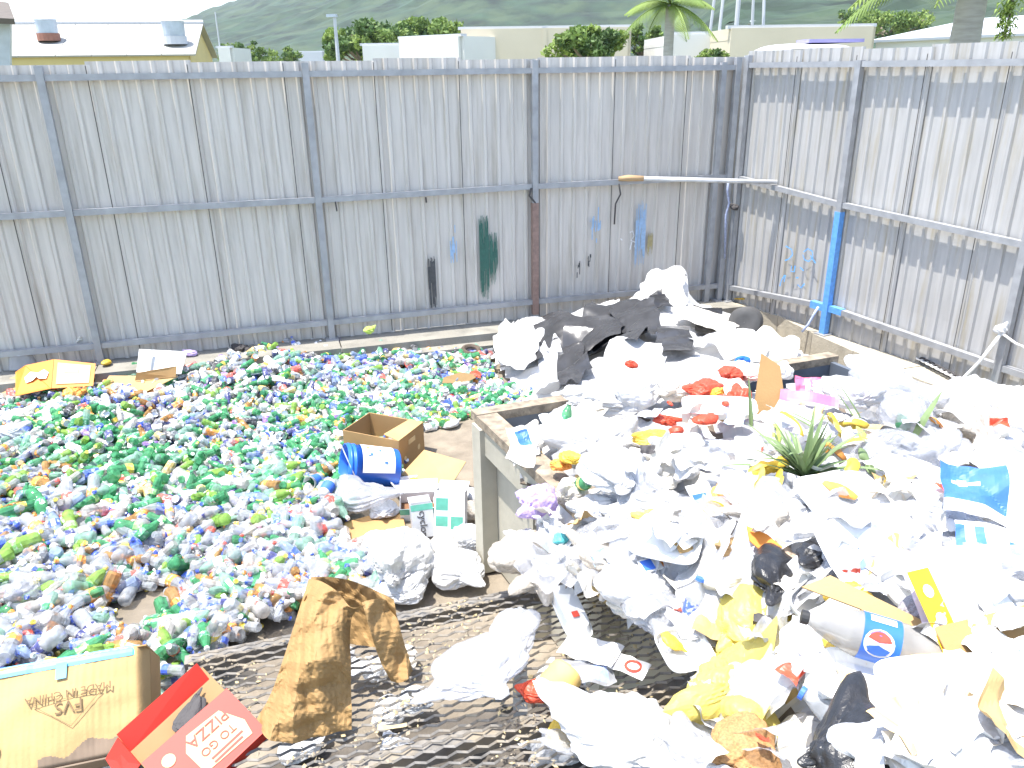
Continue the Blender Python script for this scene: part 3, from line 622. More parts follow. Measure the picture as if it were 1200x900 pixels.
r = thing('cardboard_sheet', G(437,620,.015), 'flat half-shaded brown cardboard lying on the slab below the bucket', 'cardboard'); c0 = np.array(r.location)
b = MB(); b.slab([G(398,640,.02)-c0, G(425,646,.02)-c0, G(476,622,.03)-c0, G(470,594,.04)-c0, G(404,612,.03)-c0], .005); b.build('panel', card, r)
for X, Y, s_, m_, l_ in ((425,585,.17,clearb,'clear crumpled plastic bag in front of the blue bucket'),(395,575,.12,clearb,'small clear plastic bag left of the bucket mouth'),(450,600,.10,wgrey,'pale grey plastic wrapper under the bucket'),
        (455,668,.20,white,'white plastic bag behind the paper sack top'),(440,640,.16,white,'rounded white plastic bag above the paper sack'),(485,690,.13,white,'white plastic bag at the platform edge beside paper sack'),(530,668,.17,white,'puffy white plastic bag at foot of the bin post'),
        (550,640,.12,white,'white plastic bag pressed against the bin side'),(515,650,.10,white2,'cream plastic bag beneath the lettered carton'),(548,600,.09,dirty,'soiled plastic wad wedged by the bin side'),(556,585,.08,wgrey,'grey wad at the bin side above the white carton'),
        (60,478,.11,white,'white plastic bag left of the orange bag'),(20,490,.13,white2,'cream plastic bag at the left edge of the litter'),(85,464,.08,peelo,'bright orange plastic bag in front of the orange carton'),(72,458,.07,redp,'red plastic bag behind the orange bag'),
        (10,508,.12,wgrey,'greyish bag on the litter at the left border'),(640,462,.10,white,'small white tub-like bag on the cans behind the bin'),(28,700,.10,clearb,'clear bag among front bottles at left border'),(330,640,.10,clearb,'clear bag among the bottles uphill of the paper sack')):
    put_bag(lat(X, Y, s_*.3), s_, m_, l_)
for X, Y, m_, l_ in ((375,560,ink_blue,'blue and white paper cup left of bucket'),(378,580,ink_blue,'blue and white paper cup under the bucket mouth')):
    r = thing('paper_cup', lat(X, Y, .05), l_, 'cup', (1.4, .3, random.random()*6)); b = MB(); b.lathe([(.001,0),(.035,0),(.045,.12),(.047,.12),(.043,.12),(.033,.004)], 16); b.build('cup', foam, r, True); b = MB(); b.lathe([(.0385,.03),(.0445,.10)], 16); b.build('print_band', m_, r, True)

# --- orange carton, flattened cardboard, items on the kerb
r = thing('orange_carton', G(60,455,.25), 'flattened bright orange carton with white swirl near the back kerb', 'box'); c0 = np.array(r.location)
def on(*p): return G(*p)-c0
b = MB(); b.slab([on(18,464,.22), on(60,455,.24), on(63,421,.40), on(30,428,.36), on(18,436,.30)], .005); o1 = b.build('panel', orangec, r)
b = MB(); b.slab([on(60.5,455,.24), on(109,452,.24), on(112,426,.36), on(63.5,421,.40)], .005); o2 = b.build('panel', orangec, r)
b = MB(); b.slab([on(0,465,.15), on(22,466,.16), on(20,440,.26), on(0,447,.22)], .005); b.build('flap', card2, r)
def inset(quad, u0, u1, v0, v1, up=.006):
    a, b_, c, d = [np.array(t_) for t_ in quad]; n = np.cross(b_-a, d-a); n = n/np.linalg.norm(n)
    if n[1] > 0: n = -n
    f = lambda u, v: (a*(1-u)+b_*u)*(1-v)+(d*(1-u)+c*u)*v+n*up
    return [f(u0,v0), f(u1,v0), f(u1,v1), f(u0,v1)]
Q2 = [on(60.5,455,.24), on(109,452,.24), on(112,426,.36), on(63.5,421,.40)]
b = MB(); b.poly(inset(Q2,.10,.90,.12,.88)); b.build('cream_panel', creamc, o2); b = MB(); b.poly(inset(Q2,.28,.62,.52,.66,.008)); b.build('grey_mark', mat('grey_print',(.4,.34,.22),.8), o2)
Q1 = [on(22,462,.22), on(60,455,.24), on(63,421,.40), on(26,430,.36)]
sw = [(.12,.55),(.3,.72),(.55,.62),(.72,.70),(.88,.55),(.82,.36),(.6,.40),(.5,.5),(.38,.38),(.2,.34)]
b = MB(); b.poly([inset(Q1,u,u+.01,v,v+.01)[0] for u, v in sw]); b.build('white_swirl', foam, o1)
r = thing('cardboard_sheet', G(160,452,.2), 'flattened tan cardboard lying on cans near the back kerb', 'cardboard'); c0 = np.array(r.location)
b = MB(); b.slab([on(114,461,.18), on(165,462,.18), on(208,441,.25), on(128,440,.26)], .005); b.build('panel', card2, r); b = MB(); b.slab([on(158,446,.24), on(206,442,.25), on(207,429,.34), on(160,437,.31)], .005); b.build('panel', card, r)
r = thing('white_board', G(190,425,.25), 'white foam board leaning behind the flattened cardboard', 'board'); c0 = np.array(r.location)
b = MB(); b.slab([on(160,436,.26), on(212,438,.26), on(219,412,.40), on(163,409,.42)], .008); b.build('panel', foam, r); b = MB(); b.slab([on(172,436,.272), on(176,436,.272), on(179,410,.43), on(175,410,.43)], .004); b.build('tape_strip', wgrey, r)
def tub(P, rz, label, s_=1, m_=clearb):
    r = thing('plastic_tub', P, label, 'tub', (0, 0, rz)); b = MB(); 
    b.grid(lambda u, v: (s_*(.09-.02*v)*math.copysign(abs(math.cos(u*6.2832))**.5, math.cos(u*6.2832)), s_*(.06-.012*v)*math.copysign(abs(math.sin(u*6.2832))**.5, math.sin(u*6.2832)), s_*.10*v), 24, 4); b.poly([(s_*.07*math.copysign(abs(math.cos(a))**.5, math.cos(a)), s_*.048*math.copysign(abs(math.sin(a))**.5, math.sin(a)), s_*.10) for a in np.linspace(0, 6.2832, 24, endpoint=False)]); b.build('body', m_, r)
    b = MB(); b.lathe([(.06*s_,.10*s_),(.055*s_,.112*s_),(.001,.113*s_)], 16); b.build('lid', wgrey, r)
tub(G(28,430,.26), .3, 'upturned clear plastic tub on the kerb at far left', 1.25)
for X, Y, s_, m_, l_ in ((126,425,.06,peel,'yellow crumpled wrapper on the kerb beside fence post'),(282,408,.07,soil_drk,'dark crumpled rag on the kerb left of second post'),(93,398,.055,white2,'small pale wad caught on the bottom rail'),(222,414,.05,lilac,'small violet wrapper on the kerb beside the white board'),(432,388,.05,limeg,'yellow-green scrap on kerb between the fence posts'),
        (8,425,.12,wgrey,'dull grey bag on the kerb at the photo border')):
    put_bag(G(X, Y, .27 if Y > 399 else .45), s_, m_, l_, name='plastic_scrap', cat='scrap')
r = thing('ring_stack', G(551,426,.02), 'stack of dirty brown rings leaning at the back kerb', 'rings')
for k in range(4):
    b = MB(); b.tube([(.075*math.cos(a), .075*math.sin(a), .02+.042*k) for a in np.linspace(0, 6.2832, 17)], .024, 7, cap=False); o = b.build('ring', mat('brown_rubber', (.10,.075,.055), .9, 0, .2, 10), r); o.rotation_euler = (.12*k-.2, .1, 0)
r = thing('cardboard_sheet', G(536,447,.12), 'small torn brown cardboard piece on cans right of the rings', 'cardboard'); c0 = np.array(r.location)
b = MB(); b.slab([on(518,449,.12), on(545,449,.12), on(562,440,.16), on(540,436,.2), on(520,442,.16)], .006); b.build('panel', cardin, r)
put_bag(lat(557,440,.07), .06, redp, 'red crumpled wrapper beside the torn brown cardboard', name='plastic_scrap', cat='scrap')
put_bag(lat(532,497,.02), .06, white, 'white scrap alone on the bare slab', name='plastic_scrap', cat='scrap')

# --- big printed carton (front left)
e1 = Vector(RT*math.cos(.235)+UP*math.sin(.235)); nrm = Vector((.22, -.64, .74)).normalized(); e1 = (e1-nrm*e1.dot(nrm)).normalized(); e2 = nrm.cross(e1)
r = thing('cardboard_box', (0, 0, 0), 'big battered carton printed MADE IN CHINA with pale blue tape', 'box'); cc = Vector(G(78, 833, .74)); basis(r, e1, e2, nrm, cc)
BW, BH_, BD = .48, .335, .28
def cface(u, v):                                            # bulging printed face
    return ((u-.5)*BW, (v-.5)*BH_, .022*math.sin(math.pi*u)*math.sin(math.pi*v)+.007*noise.noise((u*5, v*4, 3))+.0018*noise.noise((u*42, v*2, 6))-14*max(0, u-.93)**2-10*max(0, .05-v)**2)
carddk = mat('dark_cardboard', (.21,.15,.10), .6, 0, .15, 12)
b = MB(); nn = 130
b.grid(cface, nn, 90)
for k in range(len(b.f)):
    i, j = k % nn, k//nn; u, v = (i+.5)/nn, (j+.5)/90
    if u > .34 and v < .08+.26*max(0, u-.30)+.07*noise.noise((u*7, 1, 2)): b.m[k] = 1  # darker colour along the lower edge, widening to the right
b.build('front', [card2, carddk], r, True)
b = MB(); b.box((-BW/2,-BH_/2,-BD),(BW/2,-BH_/2+.005,-.002)); b.build('panel', carddk, r)
b = MB(); b.box((-BW/2,BH_/2-.005,-BD),(BW/2,BH_/2,-.002)); b.build('panel', card, r)
b = MB(); b.box((BW/2-.005,-BH_/2+.006,-BD),(BW/2,BH_/2-.006,-.075)); b.build('panel', card, r)
b = MB(); b.box((-BW/2,-BH_/2+.006,-BD),(-BW/2+.005,BH_/2-.006,-.008)); b.build('panel', card, r)
b = MB(); b.box((-BW/2+.006,-BH_/2+.006,-BD),(BW/2-.006,BH_/2-.006,-BD+.005)); b.build('panel', card, r)
tp_ = MB(); tp_.grid(lambda u, v: ((u-.5)*BW*.99, BH_/2-.030+.034*v, cface(u, .96)[2]+.005-.010*v*v), 24, 3); tp_.build('tape', cyan, r)
tp_ = MB(); tp_.grid(lambda u, v: (-.03+.032*u, BH_/2-.068+.052*v, cface(.47, .8+.15*v)[2]+.010), 3, 6); tp_.build('tape', cyan, r)
for body, s_, x_, y_ in (('MADE IN CHINA', .034, .012, .050), ('FVS', .055, .012, .012)):
    o = obj('lettering', text_mesh(body, s_, inkm), r, (x_, y_, .0285), (0, 0, math.pi+.03))
T3 = [(-.092,.030),(.108,.040),(.020,-.052)]
for k in range(3):
    a, c = Vector((*T3[k], .0275)), Vector((*T3[(k+1) % 3], .0275)); b = MB(); b.tube([a, c], .0010, 4); b.build('print_line', inkm, r)
b = MB(); b.lathe([(.001,.0015),(.011,.0015)], 9); o = b.build('hole', ink_black, r); o.location = (-.19,-.085,.012); o.scale = (.7,1.5,1)
b = MB(); b.lathe([(.001,.0015),(.014,.0015)], 9); o = b.build('hole', ink_black, r); o.location = (.185,-.120,.012)
# --- red food carton
Pz = Vector(G(235, 868, PLAT_Z+.05)); ez = Vector((.12, -.42, .90)).normalized(); d1 = Vector(RT*.56+UP*.83); d1 = (d1-ez*d1.dot(ez)).normalized(); d2 = ez.cross(d1)      # d1 along text columns
r = thing('pizza_box', Pz, 'torn red takeaway pizza carton with cream lettering on the platform', 'box'); basis(r, d1, d2, ez, Pz)
L_, W2 = .30, .21
b = MB(); b.box((-L_/2,-W2*.55,-.004),(L_/2,W2*.35,0)); lid = b.build('lid', redc, r)
b = MB(); b.slab([(-L_/2,-W2*.55,0),(L_/2,-W2*.55,0),(L_/2,-W2*.55-.004,-.05),(-L_/2,-W2*.55-.004,-.05)], .004); b.build('side', redc, r)
b = MB(); b.box((-L_/2,-W2*.5,-.055),(L_/2,W2*1.0,-.050)); b.build('base', cardin, r)
b = MB(); b.slab([(-L_/2,W2*.70,-.05),(L_/2-.01,W2*.76,-.05),(L_/2-.01,W2*1.02,-.012),(-L_/2,W2*.98,-.018)], .004); b.build('side', redc, r)
b = MB(); b.slab([(-L_/2-.004,W2*.35,-.002),(-L_/2-.004,W2*.90,-.004),(-L_/2-.06,W2*.85,-.04),(-L_/2-.07,W2*.30,-.03)], .004); b.build('flap', redc, r)
o = obj('dark_scrap', BAGS[3], r, (.04, W2*.55, -.03), (0,0,.4), (.07,.03,.02)); o.material_slots[0].link = 'OBJECT'; o.material_slots[0].material = soil_drk
b = MB(); b.slab([(-.045,-W2*.42,.0022),(.115,-W2*.46,.0022),(.125,-W2*.22,.0022),(.09,W2*.16,.0022),(-.02,W2*.20,.0022),(-.05,-W2*.0,.0022)], .0015); b.build('cream_panel', creamc, lid)
for body, s_, u_, v_ in (('PIZZA', .050, .035, .012), ('TO GO', .036, .035, -.038)):
    obj('lettering', text_mesh(body, s_, redc), lid, (u_, v_, .0042), (0, 0, math.pi))
for k in range(2): b = MB(); b.box((-.01,-.073-.014*k,.0024),(.10-.01*k,-.066-.014*k,.0036)); b.build('print_line', redc, lid)
b = MB(); b.lathe([(.001,.0025),(.020,.0025)], 14); o = b.build('round_mark', creamc, lid); o.location = (-.095, .02, 0)
b = MB(); b.box((-.14,-.10,.0006),(-.085,-.025,.0024)); b.build('cream_panel', creamc, lid)
# --- brown paper sack, a creased tube standing open on the platform
def sack_side(name, rows, m_, par, c0, seed, n=60, nv=80, amp=.036):
    R_ = [[np.array(G(x, y, z))-c0 for x, y, z in row] for row in rows]; vs = []
    def cat1(pts, t):
        k = min(int(t*(len(pts)-1)), len(pts)-2); f = t*(len(pts)-1)-k; p0, p1, p2, p3 = pts[max(k-1,0)], pts[k], pts[k+1], pts[min(k+2,len(pts)-1)]
        return .5*((2*p1)+(p2-p0)*f+(2*p0-5*p1+4*p2-p3)*f*f+(3*p1-p0-3*p2+p3)*f**3)
    for j in range(nv+1): 
        line = [cat1([row[k] for row in R_], j/nv) for k in range(len(R_[0]))]
        for i in range(n+1): vs.append(cat1(line, i/n))
    V = np.array(vs); d = crumple(V, seed, amp, 5.0, 4)+crumple(V, seed+9, amp*.38, 11, 4)+crumple(V, seed+19, amp*.10, 30, 4); V += d[:, None]*np.array([.25,-.8,.55])
    b = MB(); b.add(V, [(j*(n+1)+i, j*(n+1)+i+1, (j+1)*(n+1)+i+1, (j+1)*(n+1)+i) for j in range(nv) for i in range(n)]); return b.build(name, m_, par)
c0 = np.array(G(390, 800, PLAT_Z)); z0 = PLAT_Z
r = thing('paper_sack', c0, 'crumpled brown paper sack slumped open on the mesh platform', 'sack')
sack_side('front_sheet', [[(362,678,1.02),(378,682,1.05),(396,694,1.05),(412,712,1.04),(428,708,1.05)],[(350,716,.99),(368,718,1.04),(388,718,1.04),(402,716,1.03),(412,726,.99)],[(332,772,.90),(352,774,.96),(375,776,.97),(395,774,.94),(411,780,.88)],[(316,816,.82),(340,822,.88),(365,828,.86),(390,826,.83),(412,828,.79)],[(298,846,.75),(318,866,.77),(345,869,.75),(380,862,.745),(412,855,.735)]], kraft, r, c0, 3)
sack_side('back_sheet', [[(364,676,1.00),(384,676,1.01),(410,680,1.02),(436,690,1.03),(460,702,1.01)],[(366,694,.95),(392,692,.96),(418,696,.97),(440,702,.99),(462,716,.97)],[(370,720,.86),(395,720,.86),(420,722,.86),(440,726,.88),(464,738,.88)],[(374,752,.76),(396,754,.76),(420,756,.76),(442,758,.77),(464,764,.79)]], kraft, r, c0, 8, 36, 36)
sack_side('side_flap', [[(424,706,1.06),(436,702,1.05),(448,702,1.03),(462,708,1.0)],[(434,742,.97),(446,738,.96),(458,736,.95),(470,742,.92)],[(446,776,.86),(456,772,.87),(468,766,.87),(478,766,.85)],[(458,798,.78),(466,800,.79),(474,797,.79),(483,786,.78)]], kraft, r, c0, 14, 40, 50, .034)
rr = random.Random(77)
for k in range(26):
    P = G(rr.uniform(330,780), rr.uniform(760,890), .10); put_bag(P, rr.uniform(.04,.09), rr.choice([white, white, white2, wgrey, clearb]), 'pale plastic scrap seen through the platform mesh', 'scraps under the mesh platform', name='plastic_scrap', cat='scrap')
# --- bags and wrappers on the platform
def pat(x, y, lift=0): return G(x, y, PLAT_Z+.012+lift)
put_bag(pat(560,790,.09), .2, clearb, 'big clear plastic bag puffed up beside the paper sack', var=20, sz=(.185,.15,.11), rz=.4)
put_bag(pat(570,790,.07), .2, white, 'white bag bundled inside the big clear bag', var=5, sz=(.075,.06,.045), rz=1.4)
put_bag(pat(605,745,.05), .14, clearb, 'clear plastic film at the upper end of big clear bag', sz=(.12,.09,.05))
put_bag(pat(748,868,.06), .25, white, 'large smooth white bag at bottom centre of the platform', var=7, sz=(.175,.14,.10), rz=.2)
put_bag(pat(655,865,.02), .1, clearb, 'clear scrap with bread crust beside the large white bag', sz=(.08,.06,.04)); put_bag(pat(668,855,.03), .05, peel, 'bread crust in a clear scrap', name='food_scrap', cat='food')
r = food_tray(pat(669,710,.10), .25, .105, -1.25, 'long narrow white foam tray upside down on the platform', roll=.25, pitch=.0, h=-.03)
b = MB(); b.box((.03,-.012,.006),(.055,.012,.0075)); o = b.build('red_mark', ink_red, r)
r = thing('burger_box', pat(652,805,.03), 'round yellow-orange paper food tub lying on its side by clear bag', 'tub'); r.rotation_euler = Vector((.55,.62,.32)).to_track_quat('Z','Y').to_euler()
b = MB(); b.lathe([(.001,.07),(.05,.07),(.058,.06),(.066,-.05),(.068,-.05),(.064,-.052),(.055,.055),(.001,.058)], 22); b.build('tub', mat('yolk_card', (.82,.56,.18), .5, 0, .25, 8), r, True); b = MB(); b.lathe([(.066,-.045),(.0672,-.02)], 22); b.build('brown_rim', foam, r, True)
put_bag(pat(624,812,.02), .05, redp, 'red wrapper stuck to the round food tub', name='plastic_scrap', cat='scrap')
def wrapper(P, w_, d_, rz, m_, label, marks=(), seed=0, folds=.012, name='wrapper', cat='wrapper', pitch=0, roll=0, group=None, n=16):
    vs = np.array([((i/n-.5)*w_, (j/n-.5)*d_, 0) for j in range(n+1) for i in range(n+1)]); z = crumple(vs*[1,1,0]+[seed,0,0], seed, folds, 1.1/max(w_, d_), 7); vs[:, 2] = z+.012
    b = MB(); b.add(vs, [(j*(n+1)+i, j*(n+1)+i+1, (j+1)*(n+1)+i+1, (j+1)*(n+1)+i) for j in range(n) for i in range(n)])
    ms = [m_]+[t_[4] for t_ in marks]
    for k in range(n*n):
        u, v = (k % n+.5)/n, (k//n+.5)/n
        for q_, (u0, u1, v0, v1, _) in enumerate(marks):
            if u0 <= u <= u1 and v0 <= v <= v1: b.m[k] = q_+1
    o = b.build(name, ms); o.location = P; o.rotation_euler = axes(rz, pitch, roll).to_euler(); return tag(o, label, cat, group)
wrapper(pat(692,765,.03), .20, .13, -.5, foam, 'white paper wrapper with grey print under the long foam tray', [(.3,.6,.4,.6,wgrey)], 1)
wrapper(pat(690,792,.02), .17, .10, .1, clearb, 'blue-tinted clear wrapper beneath the white paper wrapper', [(.1,.9,.1,.8,mat('blue_film', (.42,.52,.80), .25, 0, .3, 30, clear=.3))], 2)
r_ = wrapper(pat(732,782,.03), .16, .085, -.55, foam, 'white packet with red round emblem in platform centre', [], 3, .006)
b = MB(); b.tube([(.03+.026*math.cos(a), .0+.024*math.sin(a), .018) for a in np.linspace(0, 6.2832, 17)], .005, 5, cap=False); b.build('red_emblem', ink_red, r_)
b = MB(); b.tube([(-.05+.010*math.cos(a), .0+.016*math.sin(a), .018) for a in np.linspace(0, 5, 9)], .003, 5); b.build('red_emblem', ink_red, r_)
wrapper(pat(460,855,.0), .09, .02, .15, strawm, 'dry curled leaf strip lying on the platform mesh', [], 4, .006, name='dry_leaf', cat='leaf')

# ================================================================== plastic sheeting piled in the corner
b = MB(); gx2 = np.linspace(-.6, 3.4, 90); gy2 = np.linspace(4.6, 8.6, 90); idx = {}
CPOLY = [(574,412),(584,378),(640,366),(740,345),(775,318),(806,322),(812,345),(860,362),(905,388),(960,415),(1040,438),(1000,447),(700,482),(610,468)]
for j, y in enumerate(gy2):
    for i, x in enumerate(gx2):
        z = CORN(x, y); X, Y = px((x, y, z))
        if inpoly(X, Y, CPOLY): idx[i, j] = len(b.v); b.v.append((x, y, z+float(crumple(np.array([[x, y, 0]]), 15, .025, 3.2, 10)[0])-.03))
for (i, j), k in list(idx.items()):
    qd = [idx.get(t) for t in ((i, j), (i+1, j), (i+1, j+1), (i, j+1))]
    if None not in qd: b.f.append(tuple(qd)); b.m.append(0)
tag(b.build('plastic_sheeting', white), 'matted white plastic sheeting piled into the fence corner', 'sheeting', kind='stuff')
for i, (cs, m_, l_, fo, lf) in enumerate((
    ([(610,412),(700,408),(735,380),(640,362)], greyp, 'charcoal plastic sheet bunched against the back of corner pile', .05, .06),
    ([(655,402),(745,404),(768,372),(690,352)], greyp, 'wide dark grey sheet folded across top of the corner pile', .05, .07),
    ([(725,388),(775,386),(765,362),(712,356)], greyp, 'dark grey sheet edge over the crest of the pile', .04, .08),
    ([(590,432),(640,420),(625,404),(596,410)], greyp, 'small dark sheet flap at the left foot of corner pile', .03, .05),
    ([(625,470),(665,440),(655,398),(630,404)], wgrey, 'silvery grey sheet fold hanging down left of the pile', .05, .05),
    ([(655,452),(694,430),(680,396),(650,400)], greyp, 'dark grey sheet spilling down beside the silvery fold', .045, .06),
    ([(748,362),(792,360),(776,334),(756,342)], blackp, 'black plastic sheet tucked below the white crest', .04, .04),
    ([(772,404),(815,408),(808,384),(768,382)], greyp, 'dark sheet strip in the middle right of corner pile', .03, .06),
    ([(818,386),(850,378),(840,358),(812,362)], blackp, 'black bunched sheeting right of the crest', .045, .05),
    ([(690,465),(790,440),(772,404),(715,400)], white, 'smooth white sheet spread down the front of corner pile', .03, .07),
    ([(577,412),(612,440),(640,400),(588,372)], white, 'white sheet bulging at the left end of corner pile', .05, .06),
    ([(735,352),(800,352),(806,322),(765,318)], white, 'white sheet humped at the crest by back fence', .06, .07),
    ([(790,374),(868,392),(862,372),(795,362)], white2, 'pale sheet stretched right of the crest', .035, .06),
    ([(812,400),(880,440),(905,405),(860,384)], white, 'white sheet between the dark strip and pipe end', .04, .05),
    ([(855,420),(938,432),(932,398),(875,392)], white2, 'off-white tarpaulin draped over the cardboard flap', .04, .09),
    ([(850,424),(892,432),(890,404),(858,400)], wgrey, 'grey underside of tarpaulin above the red scraps', .03, .06))):
    patch('plastic_sheet', cs, CORN, m_, l_, 'sheet', 40, fo*1.1, 1.7, 200+i, lf, jag=.16)
r = thing('pipe_roll', cat_(872,378,.06), 'round black pipe end showing at the right of sheeting', 'pipe'); r.rotation_euler = Vector((-.35,-.9,.25)).to_track_quat('Z','Y').to_euler()
b = MB(); b.lathe([(.001,.0),(.05,.0),(.06,.003),(.13,.006),(.135,0),(.135,-.45)], 24); b.build('roll', mat('faded_black', (.07,.068,.066), .7, 0, .15, 12), r, True)

# ================================================================== bags over the heap
GRP = 'loose bags over the rubbish heap'
KEEP = [(945,540,60),(1020,745,85),(1110,740,45),(850,455,55),(955,455,45),(1150,578,45),(800,765,40),(842,483,45),(905,515,30),(1000,530,45),(1050,514,30),(915,678,40),(952,657,20),(868,780,60),(978,872,70),(634,592,40),(670,710,45),
        (823,581,30),(768,660,25),(1060,655,40),(1010,800,60),(1120,812,80),(985,775,40),(902,640,25),(812,712,25),(612,518,30),(640,510,30),(685,566,22),(899,452,30),(1165,640,35),(1175,765,40),(838,600,30),(655,545,25),(775,495,30),(1075,715,30),(985,585,25),(865,560,30)]
taken = []
def scatter_bags(n, smin, smax, mats_, seed):
    rr = random.Random(seed); k = 0; tries = 0
    while k < n and tries < 6000:
        tries += 1; X, Y = rr.uniform(600, 1235), rr.uniform(455, 930)
        if not inpoly(X, Y, HPOLY): continue
        P = hat(X, Y); d = math.dist(P, EYE); s_ = rr.uniform(smin, smax)*(.5 if Y > 690 else .75 if Y > 600 else 1)
        rp = s_*FPX/d
        if any(math.dist(P, t) < .55*(s_+u) for t, u in taken) or any(math.hypot(X-kx, (Y-ky)*1.2) < kr+rp*.75 for kx, ky, kr in KEEP): continue
        taken.append((P, s_)); k += 1; m_, nm = rr.choice(mats_); P = P+[0, 0, s_*.12]
        if 0 < px(P)[0] < 1200 and px(P)[1] < 900: lab = '%s %s lying on the heap beside %s' % ('large' if s_ > .2 else 'small' if s_ < .11 else 'crumpled', nm, near(P)); 
        else: lab = nm+' on the heap beyond the edge of the photo'
        put_bag(P, s_, m_, lab, GRP)
WB_ = [(white,'white plastic bag')]*6+[(white2,'cream-stained plastic bag')]*2+[(clearb,'clear plastic bag')]*2+[(wgrey,'pale grey plastic bag')]+[(dirty,'soiled clear bag')]
scatter_bags(16, .17, .24, WB_, 1); scatter_bags(32, .10, .15, WB_, 2); scatter_bags(80, .05, .09, WB_, 3)
FIX = [(705,470,.05,.14,white,'white bag hiding the bin rim left of the red netting'),(748,464,.05,.15,white,'large white bag over the far bin rim'),(790,456,.06,.14,white2,'cream bag over the far bin rim'),(828,448,.05,.10,wgrey,'grey bag on the far rim behind the red scraps'),(862,432,.06,.09,white,'white bag on the far rim beside blue lid'),(912,436,.05,.08,white,'white bag behind the cardboard flap'),
       (612,645,.0,.13,dirty,'dirty translucent bag spilling over the platform corner at bin'),(640,662,0,.12,dirty,'soiled clear bag over the bin edge behind the foam tray'),(752,690,.03,.14,white,'white bag slumped onto the platform behind the foam tray'),
       (775,715,.02,.13,clearb,'clear bag hanging over the platform near blue cap'),(634,592,.02,.10,lilac,'lilac plastic bag over the bin rim'),(660,580,0,.08,white2,'cream bag beside the lilac bag'),
       (868,738,.05,.13,yellowb,'translucent yellow bag hanging down, upper half'),(858,805,.03,.11,yellowb,'translucent yellow bag hanging down, lower half'),(895,850,.03,.08,yellowb,'crumpled yellow bag end behind the black bag'),
       (915,678,.06,.11,blackp,'small shiny black bag in the middle of the heap'),(952,657,.04,.055,blackp,'tiny black plastic knot right of small black bag'),(968,885,.07,.085,blackp,'large shiny black bag at the bottom of the heap'),
       (1040,872,.03,.07,wgrey,'grey translucent bag right of the large black bag'),(815,880,.02,.09,clearb,'clear wrapper between big white bag and brown ball'),(1150,585,.02,.12,white,'white bag under the blue printed panel'),
       (1090,885,.04,.11,white,'smooth white bag at the bottom right corner'),(1168,880,.04,.10,white,'white bag filling the far bottom right'),(1178,700,.03,.10,white,'big white sheet bag with violet print at right border'),(1060,540,.06,.17,clearb,'clear puffed bag right of the pineapple crown'),
       (1040,455,.06,.16,clearb,'clear frosted bag next to pink plastic by the ledge'),(1000,470,.04,.13,white,'white bag in front of pink plastic'),(1080,490,.03,.15,clearb,'clear bag holding green bottle by ledge'),(1130,480,.05,.14,white,'round white bag against the ledge at right'),(1185,480,.06,.18,white,'white bag under the tied rope at right border'),
       (900,600,.05,.12,dirty,'grey-brown clear bag below the fruit peels'),(730,560,.04,.14,white,'white bag in the middle of the bin'),(620,512,.02,.08,white2,'pale bag with blue print inside the bin corner')]
for X, Y, lf, s_, m_, l_ in FIX: put_bag(hat(X, Y, lf), s_, m_, l_)
patch('plastic_bag', [(832,705),(900,700),(905,840),(842,860)], HEAP, yellowb, 'yellow translucent sheet of plastic draped down the heap', 'bag', 44, .034, 4.5, 91, .10, jag=.12)

film = mat('thin_film', (.62,.62,.63), .25, 0, .08, 8, .2, 20, clear=.32, trans=.12)
rr = random.Random(31); k = 0
while k < 125:
    X, Y = rr.uniform(620, 1195), rr.uniform(480, 890)
    if not inpoly(X, Y, HPOLY) or any(math.hypot(X-kx, (Y-ky)*1.2) < kr*.75 for kx, ky, kr in KEEP): continue
    k += 1; P = HEAP.at(X, Y, .06); s_ = rr.uniform(.09, .20)*(.55 if Y > 690 else .8 if Y > 600 else 1); a_ = rr.uniform(0, 6.28); m_, nm = rr.choice([(film,'thin translucent film'),(film,'thin translucent film'),(clearb,'clear crinkled film'),(clearb,'clear crinkled film'),(white,'white crinkled film')])
    fx = [(P[0]+s_*math.cos(a_+q_)*w1, P[1]+s_*math.sin(a_+q_)*w1, 0) for q_, w1 in ((.3,1.2),(1.9,.8),(3.4,1.2),(5.1,.9))]
    fx = [(x_, y_, HEAP(x_, y_)+.07+rr.uniform(-.01,.04)) for x_, y_, _ in fx]
    patch('plastic_film', [(0,0)]*4, HEAP, m_, '%s spread on the heap beside %s' % (nm, near(P)), 'film', 18, s_*.30, .55/s_, 500+k, 0, 'plastic films over the heap', .18, fx)
# ================================================================== particular things on the heap
def bottle(P, axd, label, L, R, body, lab_m, cap_m, rz=0, marks=None, name='plastic_bottle'):
    r = thing(name, P, label, 'bottle'); r.rotation_euler = (Vector(axd).normalized().to_track_quat('Z', 'Y').to_matrix()@Matrix.Rotation(rz, 3, 'Z')).to_euler(); n = 24
    b = MB(); b.lathe([(.001,-L/2),(R*.8,-L/2),(R,-L/2+.015),(R,-L*.25),(R*.95,-L*.22),(R,-L*.19),(R,L*.12),(R*.9,L*.2),(R*.66,L*.32),(R*.35,L*.42),(.014,L*.45)], n); b.build('body', body, r, True)
    b = MB(); b.lathe([(R*1.012,-L*.14),(R*1.015,L*.11)], n); lb2 = b.build('label_band', lab_m, r, True)
    b = MB(); b.lathe([(.0135,L*.445),(.017,L*.452),(.017,L*.5),(.001,L*.5)], 14); b.build('cap', cap_m, r)
    for a0, a1, z0, z1, mm in marks or ():
        b = MB(); b.grid(lambda u, v: (R*1.03*math.cos(a0+(a1-a0)*u), R*1.03*math.sin(a0+(a1-a0)*u), L*(z0+(z1-z0)*v)), 8, 1); b.build('print_mark', mm, lb2)
    return r
